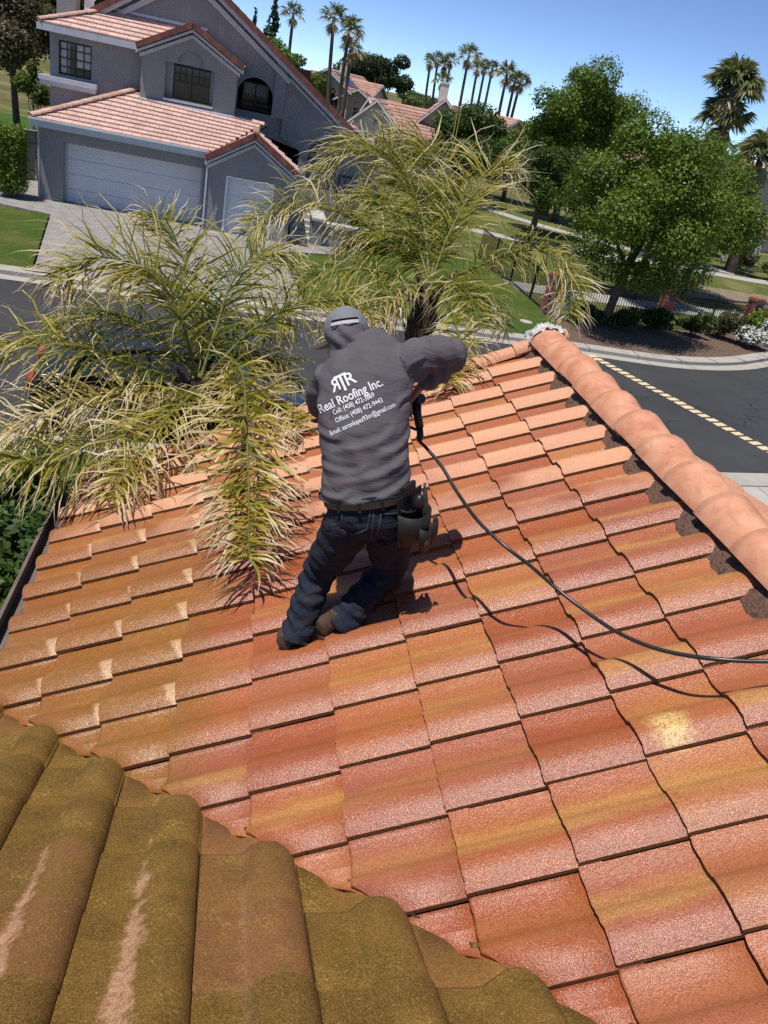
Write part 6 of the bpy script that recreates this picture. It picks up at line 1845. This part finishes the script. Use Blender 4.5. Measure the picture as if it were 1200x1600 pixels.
def pocket(s0, s1, d0, d1, depth, name="pocket", n0=.004):
    mb = MB(); V = []; n = 14
    for j, d in enumerate((d0, d0 + (d1 - d0) * .55, d1)):
        dp = depth * (1.0, .95, .55)[j]; sh = (0, .03, .12)[j] * (s1 - s0)
        for rad in (1.0, .90):
            for k in range(n + 1):
                a = math.pi * k / n
                s = (s0 + s1) / 2 - ((s1 - s0) / 2 - sh) * rad * math.cos(a); nn = n0 + dp * rad * math.sin(a) ** .75 if k not in (0, n) else n0
                V.append(pp(s, d + (.018 * math.sin(a) if j == 0 else 0), nn))
    m = n + 1
    F = []
    for j in range(2):
        for k in range(n):
            F.append((j * 2 * m + k, j * 2 * m + k + 1, (j + 1) * 2 * m + k + 1, (j + 1) * 2 * m + k))
            F.append((j * 2 * m + m + k, (j + 1) * 2 * m + m + k, (j + 1) * 2 * m + m + k + 1, j * 2 * m + m + k + 1))
    for k in range(n):
        F.append((k, m + k, m + k + 1, k + 1)); F.append((4 * m + k, 4 * m + k + 1, 5 * m + k + 1, 5 * m + k))
    F.append(tuple(4 * m + k for k in range(m)))
    mb.raw(V, F, True); return mb.build(name, M_BLACKL, po, recalc=False)
pocket(-.110, .112, .085, .27, .105)
pocket(-.085, .085, .062, .10, .050, "divider")
pocket(-.112, -.035, .15, .295, .048, n0=.075)
pocket(-.030, .055, .155, .30, .046, n0=.085)
mb = MB(); mb.tube([pp(-.118, .02, .02), pp(-.122, .16, .03), pp(-.125, .25, .035)], [.010, .011, .012], 8); q = mb.build("tool_holder", M_BLACKL, po, recalc=False)
mb = MB(); mb.tube([pp(-.118, -.01, .02), pp(-.119, .03, .021)], .007, 8); mb.build("tool_tip", M_STEEL, q, recalc=False)
mb = MB(); ball(mb, pp(-.015, .055, .045), (.030, .030, .045), 10); mb.build("tool_grip", M_PLAST, po, recalc=False)
mb = MB(); slab(mb, -.05, .06, -.05, .01, -.012, .010); mb.build("belt_sleeve", M_BLACKL, po, bevel=.004)
mb = MB(); slab(mb, .02, .06, .225, .245, .125, .128); mb.build("maker_tag", gm("tag_leather", (.07, .06, .05), rough=.8), po)

# ------------------------------------------------------------------ pressure-washer gun and hose
gun = thing("spray_gun", (.85, 3.53, 4.56), "black pressure-washer gun gripped in the worker's right hand", "spray gun")
G0 = Vector((.846, 3.525, 4.605)); gd_ = Vector((-.45, .80, -.40)).normalized(); gdn = Vector((.10, -.20, -.97)); gdn = (gdn - gd_ * gdn.dot(gd_)).normalized()
mb = MB(); mb.tube([G0 - gd_ * .07, G0 + gd_ * .02, G0 + gd_ * .16], [.024, .026, .018], 10); mb.build("gun_body", M_PLAST, gun, recalc=False)
mb = MB(); mb.tube([G0 - gd_ * .03, G0 + gdn * .07 - gd_ * .03, G0 + gdn * .135 - gd_ * .045], [(.018, .024), (.016, .021), (.016, .020)], 10); mb.build("grip", M_PLAST, gun, recalc=False)
mb = MB(); mb.tube([tuple(q) for q in catmull([G0 + gd_ * .055, G0 + gd_ * .075 + gdn * .06, G0 + gd_ * .055 + gdn * .12, G0 - gd_ * .02 + gdn * .145], 12)], .0075, 7); mb.build("trigger_guard", M_PLAST, gun, recalc=False)
mb = MB(); mb.tube([G0 + gd_ * .02 + gdn * .02, G0 + gd_ * .025 + gdn * .06, G0 + gd_ * .01 + gdn * .09], [.008, .007, .005], 7); mb.build("trigger", M_PLAST, gun, recalc=False)
lance_end = G0 + gd_ * .75 + Vector((-.02, .02, -.12))
mb = MB(); mb.tube([G0 + gd_ * .15, G0 + gd_ * .5, lance_end], .010, 8); ln_ = mb.build("lance", M_STEEL, gun, recalc=False)
mb = MB(); mb.tube([lance_end, lance_end + gd_ * .05], [.015, .010], 8); mb.build("nozzle", M_PLAST, ln_, recalc=False)
HC = G0 + gdn * .135 - gd_ * .045
mb = MB(); mb.tube([HC, HC + gdn * .04, HC + gdn * .06], [.015, .017, .012], 10); mb.build("hose_coupling", M_PLAST, gun, recalc=False)
hose = [tuple(HC + gdn * .05), (.905, 3.490, 4.420), (.952, 3.440, 4.395), (1.010, 3.33, 4.362), (1.066, 3.175, 4.311), (1.121, 2.965, 4.287), (1.210, 2.813, 4.262), (1.320, 2.741, 4.217), (1.426, 2.663, 4.167), (1.521, 2.547, 4.145), (1.594, 2.416, 4.152),
        (1.664, 2.289, 4.185), (1.742, 2.199, 4.222), (1.837, 2.117, 4.273), (1.996, 2.064, 4.320), (2.25, 2.00, 4.42), (2.52, 1.93, 4.485), (2.80, 1.85, 4.32), (3.4, 1.7, 3.98), (4.2, 1.6, 3.60)]
ho = thing("pressure_hose", (1.5, 2.6, 4.1), "thin black pressure hose curving from the gun over the ridge at right", "hose")
mb = MB(); P_ = catmull(hose, 150); mb.tube([tuple(q) for q in P_], .0085, 8); mb.build("hose_line", M_RUBBER, ho, recalc=False)
mb = MB(); mb.tube([tuple(q) for q in P_[1:6]], [.016, .015, .014, .012, .011], 8); mb.build("strain_relief", M_PLAST, ho, recalc=False)
# ------------------------------------------------------------------ debris on the tiles
rr = random.Random(9)
def twig(x, y, h, pts, r, label, slope='B'):
    if slope == 'B': base = lambda a, b: onroof(x + a, y + b, h)
    else: base = lambda a, b: Vector((x + a, y + b, zA(y + b) + h))
    mb = MB(); mb.tube([tuple(base(a, b)) for a, b in pts], [r, r * .9, r * .7, r * .4][:len(pts)], 5)
    return tag(mb.build("twig", M_STRAP if 'pale' in label else M_BARKD, recalc=False), label, "twig")
twig(.055, 2.215, .035, [(0, 0), (.02, -.03), (.05, -.045), (.075, -.06)], .004, "pale dry twig lying in the valley", 'B')
twig(.70, 1.60, .03, [(0, 0), (.03, .012), (.06, 0), (.085, -.02)], .0035, "small dark curved twig on the wet tiles near the valley")
